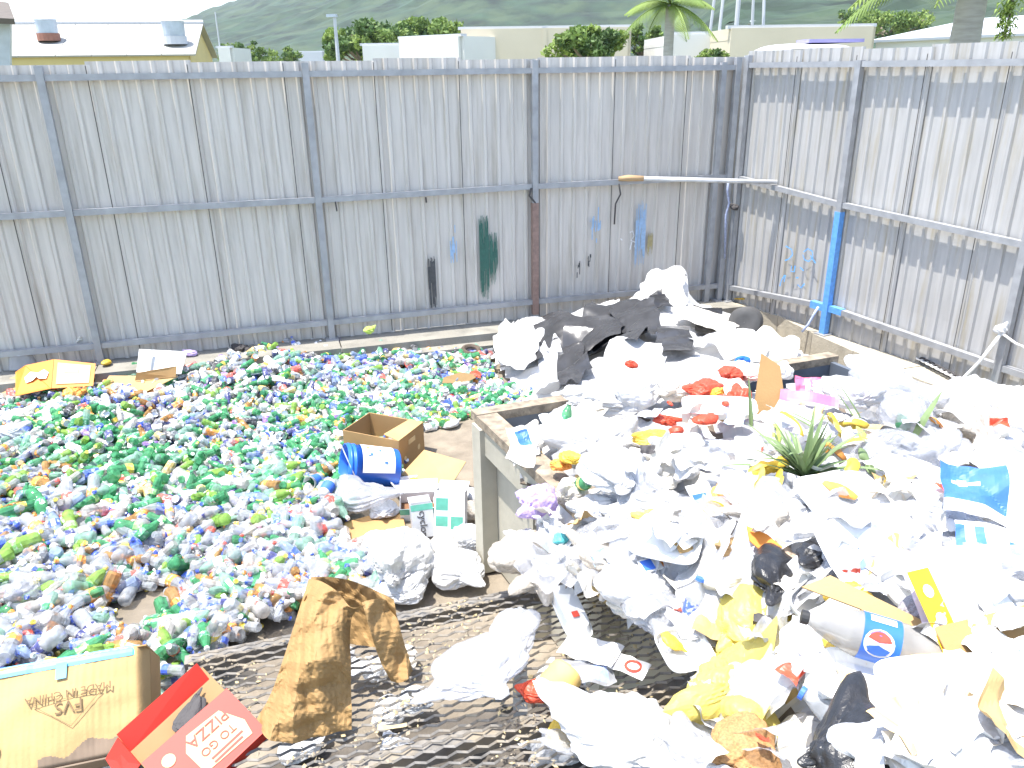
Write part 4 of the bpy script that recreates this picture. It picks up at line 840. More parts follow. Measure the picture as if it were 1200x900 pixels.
P = hat(1025,748,.11); axd = Vector((-.80,.28,.12)).normalized(); lc = axd.to_track_quat('Z', 'Y').to_matrix().transposed()@Vector(EYE-P); ac = math.atan2(lc.y, lc.x)
r = bottle(P, axd, 'big clear cola bottle with blue label and round emblem, lying near front', .34, .055, mat('cola_clear', (.42,.41,.39), .06, 0, .15, 14, clear=.45), mat('bright_blue_label', (.03,.15,.60), .4, 0, .15, 8), ink_black, 0,
       [(ac+.75, ac+1.15, -.10, .07, foam)])
for k, (r0, r1, t0, t1, mm, up) in enumerate(((0,.034,0,6.2832,foam,1.022),(0,.028,.35,2.8,ink_red,1.034),(0,.028,3.5,5.9,ink_blue,1.034))):
    b = MB(); pts = [(.0, -.005+(0, .004, -.004)[k])]+[(r1*math.cos(t_), -.005+r1*math.sin(t_)) for t_ in np.linspace(t0, t1, 18)]; a_ = [(.055*up*math.cos(ac-.1+q0/.055), .055*up*math.sin(ac-.1+q0/.055), q1) for q1, q0 in pts]
    b.add(a_, [(0, i, i+1) for i in range(1, 18)]); b.build('emblem', mm, r)
bottle(hat(812,712,.05), (.25,.25,.9), 'small clear water bottle with bright blue cap by the foam lid', .20, .03, PET['clear'], FLAT['bluel'], ink_blue)
bottle(hat(990,845,.05), (-.7,.6,.2), 'clear bottle with royal blue cap between black bag and foam plates', .22, .034, PET['clear'], FLAT['bluel'], ink_blue)
bottle(hat(1062,482,.07), (.4,.7,.3), 'green and clear bottle in the clear bag by the ledge', .22, .034, PET['green'], FLAT['white'], ink_green)
bottle(hat(685,566,.04), (.2,-.8,.5), 'small green bottle with yellow base standing in the bin', .12, .03, PET['green'], FLAT['yellow'], FLAT['green'] if 'green' in FLAT else FLAT['dgreen'])
bottle(hat(662,492,.05), (.3,.5,.8), 'green bottle poking out inside the bin near far rim', .18, .03, PET['green'], FLAT['dgreen'], FLAT['white'])
r = thing('drink_can', hat(1050,514,.06), 'black tin can lying right of the fruit peels', 'can'); r.rotation_euler = Vector((-.9,.1,.25)).to_track_quat('Z','Y').to_euler()
b = MB(); b.lathe([(.001,-.06),(.038,-.06),(.04,-.055),(.04,.055),(.038,.06),(.001,.058)], 20); b.build('body', ink_black, r, True); b = MB(); b.lathe([(.0405,-.05),(.0405,-.02)], 20); b.build('print_band', wgrey, r, True)
# foam plates and boxes
food_tray(hat(800,765,.05), .17, .15, .35, 'square white foam lid with yellow smear left of the yellow bag', fills=(peel,), pitch=.35, roll=.1)
food_tray(hat(1015,806,.05), .22, .15, -.45, 'white foam plate with tan stains below the cola bottle', fills=(tanfoam,), pitch=.25)
food_tray(hat(1115,812,.06), .30, .15, .05, 'wide shallow foam plate with tan rim at front right', fills=(tanfoam, white2), m_=foam, pitch=.15)
food_tray(hat(978,772,.05), .17, .10, -.7, 'foam tray with yellow chips at the neck of the cola bottle', fills=(peel, peel, white2), pitch=.3)
food_tray(hat(1198,785,.05), .14, .11, .5, 'foam plate cut by the right border of the photo', pitch=.4)
food_tray(hat(948,705,.03), .20, .11, .75, 'white foam box lid standing left of the cola bottle', pitch=.7)
food_tray(hat(842,483,.05), .34, .14, -.12, 'long white foam tray in front of the red scraps', pitch=.25, h=.04)
food_tray(hat(985,585,.05), .30, .22, .2, 'white foam plate below the pineapple crown', pitch=.2)
food_tray(hat(780,640,.05), .24, .17, -.4, 'white foam tray in the middle of the heap', pitch=.3); food_tray(hat(1062,690,.04), .18, .12, .5, 'white foam tray behind the yellow strip', pitch=.4)
# cardboard and printed scraps
def flat(P, pts, label, m_=card, t_=.005, name='cardboard_scrap', cat='cardboard', rot=None, marks=()):
    r = thing(name, P, label, cat); r.rotation_euler = rot or (0, 0, 0); b = MB(); b.slab([(x, y, 0) for x, y in pts], t_); b.build('panel', m_, r)
    for p_, mm in marks: b = MB(); b.poly([(x, y, .002) for x, y in p_]); b.build('print_mark', mm, r)
    return r
flat(hat(1060,655,.05), [(-.13,-.05),(.10,-.07),(.12,.03),(.06,.12),(-.06,.05)], 'torn tan cardboard patch on upper right of heap', card2, rot=(.5,.1,.1))
flat(hat(1175,765,.06), [(-.12,-.08),(.14,-.08),(.15,.10),(-.12,.08)], 'brown cardboard corner at the right border', card, rot=(.5,-.1,.1))
flat(hat(1035,722,.06), [(-.18,.08),(-.1,.11),(.12,-.03),(.18,-.14),(.10,-.12),(-.05,.02)], 'curled strip of tan card above the cola bottle', card2, rot=(.5,0,0))
flat(hat(902,640,.05), [(-.06,.07),(.0,.04),(.08,-.05),(.0,-.05),(-.06,.02)], 'orange card fragment above the small black bag', orangec, rot=(.6,0,0))
r = flat(hat(1110,742,.10), [(-.035,-.15),(.035,-.15),(.035,.15),(-.035,.15)], 'yellow strip packet with row of pale motifs', mat('strip_yellow', (.85,.55,.02), .5, 0, .1, 20), .003, 'strip_packet', 'packet', (.75,.1,.42))
for k in range(4):
    b = MB(); b.lathe([(.001,.002),(.016,.002)], 10); o = b.build('pale_motif', foam, r); o.location = (0,-.10+.066*k,0)
    b = MB(); b.lathe([(.001,.0032),(.006,.0032)], 6); o = b.build('pale_motif', wgrey, r); o.location = (.004,-.104+.066*k,0)
flat(hat(823,581,.07), [(-.05,-.045),(.05,-.045),(.06,.05),(-.05,.05)], 'small blue and white packet in mid heap', foam, rot=(.6,.1,.5), marks=[([(-.045,-.04),(.02,-.04),(.02,.01),(-.045,.01)], ink_blue)])
flat(hat(768,660,.05), [(-.06,-.025),(.06,-.025),(.06,.025),(-.06,.025)], 'small packet with blue end and orange end in white bags', foam, rot=(.4,.1,.5), marks=[([(-.055,-.02),(-.01,-.02),(-.01,.02),(-.055,.02)], ink_blue), ([(.02,-.02),(.058,-.02),(.058,.02),(.02,.02)], orangec)])
wrapper(hat(1150,578,.16), .22, .20, -.35, foam, 'white bag panel with bright blue print and white cross', [(0,.8,.2,1,ink_blue),(.22,.36,.62,.76,foam),(.15,.5,.66,.72,foam)], 31, .02, name='printed_bag', cat='bag', pitch=.5, n=26)
wrapper(hat(612,518,.06), .13, .16, .3, foam, 'white wrapper with blue print inside the bin corner', [(.3,.8,.3,.9,ink_blue)], 32, .02, pitch=.6)
wrapper(hat(1165,640,.08), .20, .12, -.3, foam, 'white wrapper with blue stripes on right side of heap', [(.0,.15,.2,.9,ink_blue),(.25,.4,.2,.9,ink_blue),(.7,.95,.3,.6,ink_blue)], 33, .015, pitch=.4)
wrapper(hat(1020,645,.06), .30, .22, .2, foam, 'white bag with small grey-blue print left of torn cardboard', [(.1,.2,.5,.6,wgrey),(.3,.45,.2,.3,mat('pale_blue_print', (.45,.5,.68), .6)),(.5,.6,.6,.7,wgrey)], 34, .02, pitch=.4, n=24)
wrapper(hat(1120,690,.09), .24, .20, .1, mat('violet_print_film', (.62,.58,.78), .4, 0, .2, 20), 'white film with violet printed edge right of yellow strip', [(.15,1,.1,.9,foam)], 35, .02, pitch=.5, n=22)
wrapper(hat(880,590,.05), .16, .10, .5, foam, 'small wrapper with blue script below the fruit peels', [(.2,.5,.3,.7,mat('violet_print', (.3,.3,.7), .6))], 36, .015, pitch=.4)
# red scraps, carton behind them, pink plastic, netting
r = flat(hat(899,452,.12), [(-.05,-.13),(.02,-.16),(.08,-.02),(.05,.10),(-.045,.15)], 'upright cardboard flap beside the red scraps', card, rot=(1.2,.1,-.1))
for i, (X, Y, s_, m_, l_) in enumerate(((830,455,.08,redp,'bright red plastic wad left of the cardboard flap'),(848,442,.07,redp,'red plastic wad at the top of the red scraps'),(876,440,.06,mat('rose_mix', (.72,.4,.36), .5, 0, .3, 24),'red plastic wad touching cardboard flap top'),(868,470,.07,redp,'red plastic wad low beside the cardboard flap'),(845,472,.05,redp,'small red wad behind the long foam tray'),
        (862,455,.08,mat('pink_mix', (.72,.5,.48), .5, 0, .35, 24),'pinkish mixed scraps among red plastic'),(842,462,.05,peel,'yellow scrap in the red plastic'),(832,492,.06,redp,'red plastic scrap under the foam tray'),(870,425,.06,bluepl,'blue plastic lid above the red scraps'),(812,470,.045,redp,'little red scrap at left of red plastic'),
        (775,490,.05,redp,'red netting wad left of the foam tray'),(790,505,.04,redp,'red netting strand on the heap'),(740,428,.05,redp,'faint red scrap on the white sheet'),(765,510,.07,peel,'yellow food scrap below the red netting'),(720,530,.05,peelo,'orange-brown food scrap in bin'),(655,545,.05,peelo,'orange wrapper inside the bin by rim'),
        (668,540,.05,peel,'yellow wrapper inside the bin by rim'),(640,510,.06,tanfoam,'tan food scrap in the bin corner'),(630,520,.05,white2,'cream scrap in the bin corner'),(770,610,.06,yellowb,'pale yellow scrap in mid heap'),(838,600,.07,peel,'yellow peel right of the blue packet'),(850,575,.06,peelo,'orange peel by the blue packet'),
        (820,612,.08,tanfoam,'brown food mash in mid heap'),(850,640,.05,cardin,'dark brown scrap in mid heap'),(930,665,.05,mat('brown_scrap', (.35,.27,.2), .8, 0, .3, 20),'brown scrap right of small black bag'),(868,885,.08,mat('brown_ball', (.36,.19,.07), .7, 0, .3, 14),'round brown husk at the bottom by yellow bag'),
        (1075,715,.07,mat('dark_mix', (.25,.23,.24), .6, 0, .5, 30),'dark glossy scraps left of the yellow strip'),(1005,705,.07,peel,'yellow food wrapper above the cola bottle'),(1120,790,.07,tanfoam,'tan food mash on the wide foam plate'),(1130,770,.06,peel,'yellow mash at the foot of yellow strip'),(1140,645,.05,wgrey,'grey scrap in the right of the heap'),
        (1195,497,.08,mat('slate_bag', (.16,.17,.24), .5, 0, .3, 10),'slate blue bag at the right border'),(1105,515,.05,lilac,'violet scrap beneath the round white bag'),(1160,492,.04,peelo,'orange scrap on the round white bag'),(700,560,.04,white2,'cream scrap beside the small green bottle'),(698,605,.05,wgrey,'grey scrap below the small green bottle'),(660,632,.05,mat('teal_scrap', (.08,.4,.42), .5),'teal scrap on the bin rim below lilac bag'))):
    put_bag(hat(X, Y, .05 if i < 12 else .04), s_, m_, l_, name='plastic_scrap', cat='scrap')
wrapper(hat(955,452,.06), .20, .09, -.15, pinkp, 'folded pink plastic with dark print by the bin rim', [(.28,.4,.1,.9,wgrey)], 41, .02, pitch=.7); wrapper(hat(1000,462,.07), .14, .09, .1, pinkp, 'small pink plastic piece right of folded pink plastic', [(.5,.8,.2,.8,foam)], 42, .015, pitch=.5)
wrapper(hat(948,468,.08), .26, .06, -.35, pinkp, 'pink strip below the folded pink plastic', [], 43, .012, pitch=.6)
for k, (X, Y, w_, m_, mk, l_) in enumerate(((1120,868,.13,foam,ink_blue,'white wrapper with blue corner print at bottom right'),(1060,850,.10,tanfoam,foam,'tan greaseproof paper below the wide foam plate'),(1180,842,.11,card2,foam,'tan paper scrap at the lower right border'),(1150,895,.10,film,wgrey,'crinkled clear wrapper on the bottom right bag'),(1010,835,.09,film,ink_red,'clear wrapper with red mark right of the large black bag'),(1085,905,.10,foam,peel,'white napkin with yellow stain at the bottom edge'))):
    wrapper(hat(X, Y, .09), w_*1.3, w_, .5*k, m_, l_, [(.15,.4,.2,.5,mk)], 300+k, w_*.18, pitch=.45, roll=.2*math.sin(k*2))
# fruit
def leaf(b, base, d, L, w_, droop, mi=0):
    d = Vector(d).normalized(); sd2 = d.cross(Vector((0,0,1))); sd2 = sd2.normalized() if sd2.length > .05 else Vector((1,0,0)); up = sd2.cross(d); n = 6; vs = []
    for i in range(n+1):
        t = i/n; c = Vector(base)+d*L*t-Vector((0,0,1))*droop*L*t*t; ww = w_*(1-t)**.7*(.6+.4*min(1, t*5)); vs += [c-sd2*ww+up*ww*.35, c, c+sd2*ww+up*ww*.35]
    b.add(vs, [(3*i+k, 3*i+k+1, 3*i+4+k, 3*i+3+k) for i in range(n) for k in range(2)], mi)
r = thing('pineapple_crown', hat(942,560,.04), 'spiky grey-green pineapple crown in the middle of heap', 'crown'); rr = random.Random(4)
for k in range(46):
    a = rr.uniform(0, 6.28); el = rr.uniform(.25, 1.3); b = MB(); leaf(b, (0,0,0), (math.cos(a)*math.cos(el)-.25, math.sin(a)*math.cos(el), math.sin(el)+.15), rr.uniform(.18,.36), rr.uniform(.011,.020), rr.uniform(.05,.5)); b.build('leaf', leafg, r)
for X, Y, dx, dz, l_ in ((1005,498,-.5,.8,'long pineapple leaf blades sticking up above the peels'),(1072,512,.45,.8,'broad green leaf blade by the black can'),(880,500,-.05,.9,'narrow green leaf beside the cardboard flap'),(965,510,-.8,.5,'thin leaf blades left of the peels')):
    r = thing('leaf_blade', hat(X, Y, .01), l_, 'leaf')
    for k in range(2 if 'blades' in l_ else 1): b = MB(); leaf(b, (.03*k,.02*k,0), (dx+.1*k,.25,dz-.1*k), .26, .013 if 'broad' not in l_ else .022, .1); b.build('leaf', leafg, r)
def fruit_peel(P, s_, m_, label, rot):
    b = MB(); b.grid(lambda u, v: (s_*math.cos((u-.5)*2.6)*math.sin(.3+v*2.2)*(.55+.25*noise.noise((u*2, v*2, P[0]*9))), s_*1.5*math.sin((u-.5)*2.6)*math.sin(.3+v*2.2), s_*.7*math.cos(.3+v*1.5)+.02*noise.noise((u*3, v*3, P[0]*20))), 14, 10)
    b.grid(lambda u, v: (.86*s_*math.cos((u-.5)*2.6)*math.sin(.3+v*2.2)*(.55+.25*noise.noise((u*2, v*2, P[0]*9))), .93*s_*1.5*math.sin((u-.5)*2.6)*math.sin(.3+v*2.2), .7*s_*math.cos(.3+v*1.5)+.02*noise.noise((u*3, v*3, P[0]*20))-.006), 14, 10, 1)
    o = b.build('fruit_peel', [m_, white2], None, True); o.location = P; o.rotation_euler = rot; tag(o, label, 'peel')
for i, (X, Y, s_, m_, l_) in enumerate(((905,515,.065,limeg,'smooth green fruit half left of pineapple crown'),(925,498,.05,peel,'yellow peel above the green fruit'),(895,545,.06,peel,'yellow peel left of the pineapple crown'),(990,528,.065,peel,'yellow peel right of the pineapple crown'),(975,535,.05,peelo,'orange fruit slice beside the pineapple crown'),
        (1000,560,.06,peel,'yellow peel low right of the crown'),(1010,520,.05,limeg,'green rind under the black can'),(975,500,.05,peel,'peel behind the pineapple crown'),(915,565,.05,peel,'yellow peel under the crown at left'),(985,575,.05,peelo,'orange rind at the foot of peels'),(1000,495,.045,peel,'yellow peel at top of the fruit scraps'),(955,488,.055,tanfoam,'tan rind above the crown'),
        (885,565,.05,yellowb,'pale yellow rind left of crown base'),(1015,545,.05,leafg,'dark green rind beside clear puffed bag'),(1095,500,.04,peelo,'orange rind by the broad leaf'),(1025,575,.045,peel,'yellow rind under clear puffed bag'))):
    fruit_peel(hat(X, Y, .07), s_, m_, l_, (random.uniform(-1.2,1.4), random.uniform(-2.4,.4), random.uniform(-3,3)))
# many small odds and ends
LIT = [('wrapper',foam,'white paper scrap'),('wrapper',white2,'cream paper scrap'),('cardboard',card2,'tan card scrap'),('wrapper',mat('sky_film', (.45,.62,.85), .4),'light blue film scrap'),('wrapper',peel,'yellow wrapper scrap'),('wrapper',redp,'red wrapper scrap'),('wrapper',soil_drk,'dark scrap'),('wrapper',wgrey,'grey film scrap')]
rr = random.Random(12); k = 0
while k < 110:
    X, Y = rr.uniform(600,1195), rr.uniform(470,895)
    if not inpoly(X, Y, HPOLY): continue
    k += 1; ct, m_, nm = rr.choice(LIT+LIT[:2]*6+LIT[7:]*3+LIT[3:4]); P = hat(X, Y, .07); s_ = rr.uniform(.04,.11)*(1 if m_ not in (redp, soil_drk, peel) else .6)
    wrapper(P, s_*1.4, s_, rr.uniform(0,6.28), m_, '%s %s on the heap beside %s' % ('larger' if s_ > .08 else 'tiny' if s_ < .05 else 'bent', nm, near(P)), [], 60+k, s_*.22, 'paper_scrap', ct, rr.uniform(-.2,.7), rr.uniform(-.5,.5), 'small scraps on the heap', 8)

# ================================================================== things on the fence and ledge
def wp(x, y, k, off): s_, z_ = wallpt(x, y, k); return Vector(wallxyz(s_, z_, k, off))
a, c = wp(720,207,0,.10), wp(915,213,1,.05); r = thing('pole', a, 'slim pale pole with wooden end lying along the rail at corner', 'pole'); d = c-a
b = MB(); b.tube([d*.13, d], .022, 8); b.build('shaft', mat('pale_pole', (.55,.55,.55), .6, 0, .15, 10), r, True); b = MB(); b.tube([Vector((0,0,-.01)), d*.06, d*.16], [.022,.032,.026], 8); b.build('wooden_end', wood, r, True)
def cord(pts, rad, m_, label, cat='rope', name='cord', n=6):
    P = [Vector(p) for p in pts]; r = None; b = MB(); b.tube([p-P[0] for p in P], rad, n); o = b.build(name, m_, None, True); o.location = P[0]; return tag(o, label, cat)
cord([wp(720,214,0,.11), wp(723,226,0,.09), wp(719,238,0,.05), wp(718,262,0,.04)], .008, ropeb, 'dark cord hanging from the wooden pole end')
cord([wp(620,219,0,.08), wp(617,228,0,.09), wp(624,236,0,.08), wp(626,247,0,.06)], .010, ropeb, 'dark rag cord knotted on the rail at third post')
cord([wp(846,208,0,.13), wp(844,222,0,.14), wp(847,235,0,.13), wp(843,250,0,.13), wp(842,300,0,.13)], .012, mat('blue_grey_rag', (.32,.36,.5), .8, 0, .3, 40), 'blue-grey cord tied down the corner post')
put_bag(np.array(wp(853,241,0,.14)), .055, soil_drk, 'dark rag knotted on the corner post', name='rag', cat='rag', sz=(.05,.05,.07))
cord([wp(392,235,0,.08), wp(394,246,0,.07)], .007, ropeb, 'short dark tie on the rail right of second post'); cord([wp(497,230,0,.08), wp(498,236,0,.07)], .008, ropeb, 'short dark tie on the rail in the middle of fence')
# chain along the right ledge
r = thing('steel_chain', G(1076,424,.26), 'dark striped chain lying along the right ledge', 'chain'); c0 = Vector(G(1076,424,.255)); c1 = Vector(G(1134,454,.255)); dd = c1-c0
for k in range(20):
    b = MB(); a_ = (k % 2)*1.2; dv = dd.normalized(); sv = Vector((-dv.y, dv.x, 0)); uv = Vector((0,0,1)); e_ = sv*math.cos(a_)+uv*math.sin(a_); ctr = dd*(k+.5)/20+Vector((0,0,.03))
    b.tube([ctr+dv*.034*math.cos(t)+e_*.022*math.sin(t) for t in np.linspace(0, 6.2832, 11)], .0075, 5, cap=False); b.build('link', ropeb if k % 2 else rope, r)
cord([wp(1185,388,1,.12), wp(1168,418,1,.20), wp(1150,440,1,.25), wp(1138,455,1,.28)], .013, rope, 'pale rope slanting from the right post down to ledge')
cord([wp(1186,388,1,.12), wp(1200,400,1,.10), wp(1222,410,1,.09)], .010, rope, 'white rope running off right from the tied bag')
put_bag(np.array(wp(1185,385,1,.12)), .06, white, 'white plastic tied round the right fence post', name='tied_bag', var=6, sz=(.045,.045,.085))
put_bag(G(1141,458,.28), .05, mat('green_net', (.05,.35,.2), .6), 'green scrap at the foot of the slanting rope', name='plastic_scrap', cat='scrap')
cord([wp(968,358,1,.10), wp(963,368,1,.11), wp(958,378,1,.12), wp(954,386,1,.16)], .012, mat('blue_white_cord', (.5,.58,.8), .7, 0, .4, 120), 'blue and white cord wound at the foot of blue post')
put_bag(G(872,350,.30), .10, peel, 'yellowish scrap on the ledge in the fence corner', name='plastic_scrap', cat='scrap', sz=(.12,.05,.03))

# ================================================================== beyond the fence
roofm = mat('cream_roof', (.36,.35,.31), .7, 0, .06, .6); yel = mat('yellow_wall', (.58,.46,.19), .8, 0, .06, .5); cream = mat('cream_wall', (.58,.51,.38), .85, 0, .06, .4); whitew = mat('white_wall', (.66,.65,.60), .8, 0, .05, .4)
dkm = mat('dark_vent', (.12,.10,.08), .8); galv = mat('vent_metal', (.45,.50,.56), .4, .4, .1, 4); wroof = mat('white_roof', (.52,.53,.55), .6, 0, .04, .4)
def bld(name, label, loc, cat='building'): return thing(name, loc, label, cat)
# left warehouse: long roof, gable to the right
r = bld('warehouse', 'long cream-roofed warehouse with yellow walls behind the left fence', (0,0,0))
E0, E1 = BG(-160,58,32), BG(230,69,34.5); ev = 2.65+.62
E0 = np.array([E0[0],E0[1],ev]); E1 = np.array([E1[0],E1[1],ev]); ax_ = (E1-E0)/np.linalg.norm(E1-E0); nb = np.array([-ax_[1],ax_[0],0])
rg = 1.3; hw = 4.0
for k in range(9):
    a_, c_ = E0+(E1-E0)*k/9, E0+(E1-E0)*(k+1)/9; g_ = ax_*.01
    b = MB(); b.slab([a_+g_, c_-g_, c_-g_+nb*hw+[0,0,rg], a_+g_+nb*hw+[0,0,rg]], .06); b.build('roof_sheet', roofm, r)
b = MB(); b.slab([E0+nb*hw+[0,0,rg], E1+nb*hw+[0,0,rg], E1+nb*hw*2, E0+nb*hw*2], .06); b.build('roof', roofm, r)
b = MB(); b.slab([E0+nb*.3+[0,0,.05], E1-ax_*.3+nb*.3+[0,0,.05], E1-ax_*.3+nb*.3-[0,0,3.2], E0+nb*.3-[0,0,3.2]], .15); b.build('wall', yel, r)
b = MB(); E1g = E1-ax_*.25; b.slab([E1g+nb*.3-[0,0,3.2], E1g+nb*hw*1.95-[0,0,3.2], E1g+nb*hw*1.95-[0,0,.05], E1g+nb*hw+[0,0,rg-.1], E1g+nb*.3], .15); b.build('gable_wall', yel, r)
b = MB(); b.tube([E0+nb*hw+[0,0,rg+.05], E1+nb*hw+[0,0,rg+.05]], .09, 6); b.build('ridge_cap', wroof, r)
for xp, yp, s_ in ((58,42,1.0),(206,46,1.1)):
    t_ = np.dot(BG(xp, 50, 30)[:2]-E0[:2], ax_[:2]); 
    # find where the sight line crosses the roof plane
    n_ = np.cross(E1-E0, nb*hw+[0,0,rg]); rr_ = ray(xp, yp+6); tt = ((E0-EYE)@n_)/(rr_@n_); Pv = EYE+rr_*tt
    b = MB(); b.lathe([(.001,.0),(.42*s_,.0),(.42*s_,.28*s_)], 16, 0); b.lathe([(.38*s_,.28*s_),(.40*s_,.75*s_),(.43*s_,.78*s_),(.30*s_,.86*s_),(.001,.9*s_)], 16, 1); o = b.build('roof_ventilator', [mat('brick_red', (.28,.13,.09), .9) if xp < 100 else wroof, galv], r); o.location = Pv
r = bld('shed', 'dark roof corner at the top left of photo', BG(-30,10,20)); c0 = np.array(r.location)
b = MB(); b.slab([BG(-60,18,19)-c0, BG(17,22,20)-c0, BG(10,3,22)-c0, BG(-60,-8,22)-c0], .12); b.build('roof', dkm, r); b = MB(); b.slab([BG(-60,26,20)-c0, BG(14,24,20.4)-c0, BG(14,90,20.4)-c0, BG(-60,90,20)-c0], .2); b.build('wall', galv, r)
def block(name, label, x0, x1, ytop, d, dz, m_, depth=10, top=None, cap=None, tilt=0):
    r = bld(name, label, (0,0,0)); a_, c_ = BG(x0, ytop, d), BG(x1, ytop, d+tilt); a_[2] = c_[2] = (a_[2]+c_[2])/2; r.location = a_; ax2 = (c_-a_); L_ = np.linalg.norm(ax2); ax2 /= L_; n2 = np.array([-ax2[1],ax2[0],0]); zt = a_[2]
    b = MB(); b.slab([np.zeros(3), ax2*L_, ax2*L_-[0,0,zt], [0,0,-zt]], .2); b.build('front_wall', m_, r)
    b = MB(); b.slab([np.zeros(3)+n2*.02+ax2*.012, n2*depth+ax2*.012, n2*depth-[0,0,zt]+ax2*.012, n2*.02-[0,0,zt]+ax2*.012], .2); b.build('side_wall', m_, r); b = MB(); b.slab([ax2*(L_-.012)+n2*.02, ax2*(L_-.012)+n2*depth, ax2*(L_-.012)+n2*depth-[0,0,zt], ax2*(L_-.012)+n2*.02-[0,0,zt]], .2); b.build('side_wall', m_, r)
    b = MB(); b.slab([n2*.2-[0,0,.3], ax2*L_+n2*.2-[0,0,.3], ax2*L_+n2*depth-[0,0,.3], n2*depth-[0,0,.3]], .2); b.build('roof', top or m_, r)
    b = MB(); b.slab([-ax2*.15-n2*.12+[0,0,.12], ax2*(L_+.15)-n2*.12+[0,0,.12], ax2*(L_+.15)+n2*.3+[0,0,.12], -ax2*.15+n2*.3+[0,0,.12]], .14); b.build('parapet_cap', cap or wroof, r)
    n_ = int(L_/4.2)
    for k in range(1, n_): b = MB(); p_ = ax2*L_*k/n_; b.slab([p_-n2*.13-ax2*.12, p_-n2*.13+ax2*.12, p_-n2*.13+ax2*.12-[0,0,zt], p_-n2*.13-ax2*.12-[0,0,zt]], .1); b.build('pilaster', m_, r)
    return r
block('flat_roofed_building', 'cream flat-roofed building behind the acacia', 540, 736, 33, 48, 0, cream, 14)
block('flat_roofed_building', 'white wing of the cream building with a sloping top', 470, 540, 44, 49, 0, whitew, 10, tilt=-3)
block('low_annex', 'low white annex at the left of cream building', 425, 468, 53, 52, 0, whitew, 8)
block('flat_roofed_building', 'cream parapet building right of the palm', 856, 1022, 32, 40, 0, cream, 12)
block('low_annex', 'white low wing between palm and parapet building', 788, 855, 40, 44, 0, whitew, 9)
block('far_house', 'small grey far house above the left fence', 336, 378, 61, 120, 0, wroof, 8)
block('small_outhouse', 'small white outhouse beside the warehouse gable', 256, 270, 56, 60, 0, whitew, 4)
r = bld('white_roof_building', 'long white-roofed building behind the right fence', BG(1080,40,45)); c0 = np.array(r.location)
b = MB(); b.slab([BG(1020,47,42)-c0, BG(1260,36,40)-c0, BG(1260,14,52)-c0, BG(1140,22,52)-c0], .12); b.build('roof', wroof, r); b = MB(); b.slab([BG(1026,48,42.4)-c0, BG(1255,38,40.4)-c0, BG(1255,95,40.4)-c0, BG(1026,95,42.4)-c0], .2); b.build('wall', whitew, r)
# bus roof
r = thing('parked_bus', BG(958,62,20), 'white vehicle roof with purple panel just above the right fence', 'bus'); sc_ = 20/FPX
b = MB(); Lb, Wb = 110*sc_, 2.2
b.grid(lambda u, v: ((u-.5)*Lb*2/2, v*Wb, .22-.30*abs(2*u-1)**5-.12*abs(2*v-1)**4), 20, 8); o = b.build('roof', wroof, r, True)
b = MB(); b.box((-Lb*.47,.05,-1.9),(Lb*.47,Wb-.05,-.02)); b.build('body', whitew, r); b = MB(); b.box((-Lb*.05,.3,.225),(Lb*.5,1.2,.30)); b.build('purple_panel', mat('purple_panel', (.33,.30,.62), .5), r)
b = MB(); b.box((-Lb*.44,.03,-.6),(Lb*.44,.049,-.14)); b.build('window_band', dkm, r)
for sx in (-.3, .3):
    b = MB(); b.tube([(Lb*sx, .0, -2.2),(Lb*sx,.25,-2.2)], .42, 16); b.build('wheel', soil_drk, r)
# poles, masts
def pole(x, y0, d, label, rad=.06, head=True):
    top = BG(x, y0, d); r = thing('lamp_pole', (top[0], top[1], 0), label, 'pole'); b = MB(); b.tube([(0,0,0),(0,0,top[2])], [rad*1.3, rad*.8], 8); b.build('pole', wroof, r)
    if head: b = MB(); b.box((-.35,-.12,0),(.12,.12,.12), M=Matrix.Translation((0,0,top[2]))); b.build('lamp_head', galv, r)
pole(392, 20, 40, 'tall thin white lamp pole in front of the left trees', .09); pole(252, 14, 60, 'slender distant mast beside the warehouse gable', .05, False)
top = BG(868,-30,60); r = thing('lattice_mast', (top[0], top[1], 0), 'white lattice mast behind the parapet building', 'mast'); b = MB(); ww = 1.5
for dx, dy in ((-1,-1),(1,-1),(1,1),(-1,1)): b = MB(); b.tube([(dx*ww*1.15, dy*ww, 0),(dx*ww*.85, dy*ww*.8, top[2])], .10, 6); b.build('leg', wroof, r)
b = MB(); b.tube([(0,0,0),(0,0,top[2])], .16, 8); b.build('pipe', wroof, r)
for z_ in np.arange(2.5, top[2], 2.2):
    for p_, q_ in (((-1,-1),(1,-1)),((1,-1),(1,1)),((-1,1),(1,1))): b = MB(); b.tube([(p_[0]*ww, p_[1]*ww, z_),(q_[0]*ww, q_[1]*ww, z_)], .05, 5); b.build('brace', wroof, r)

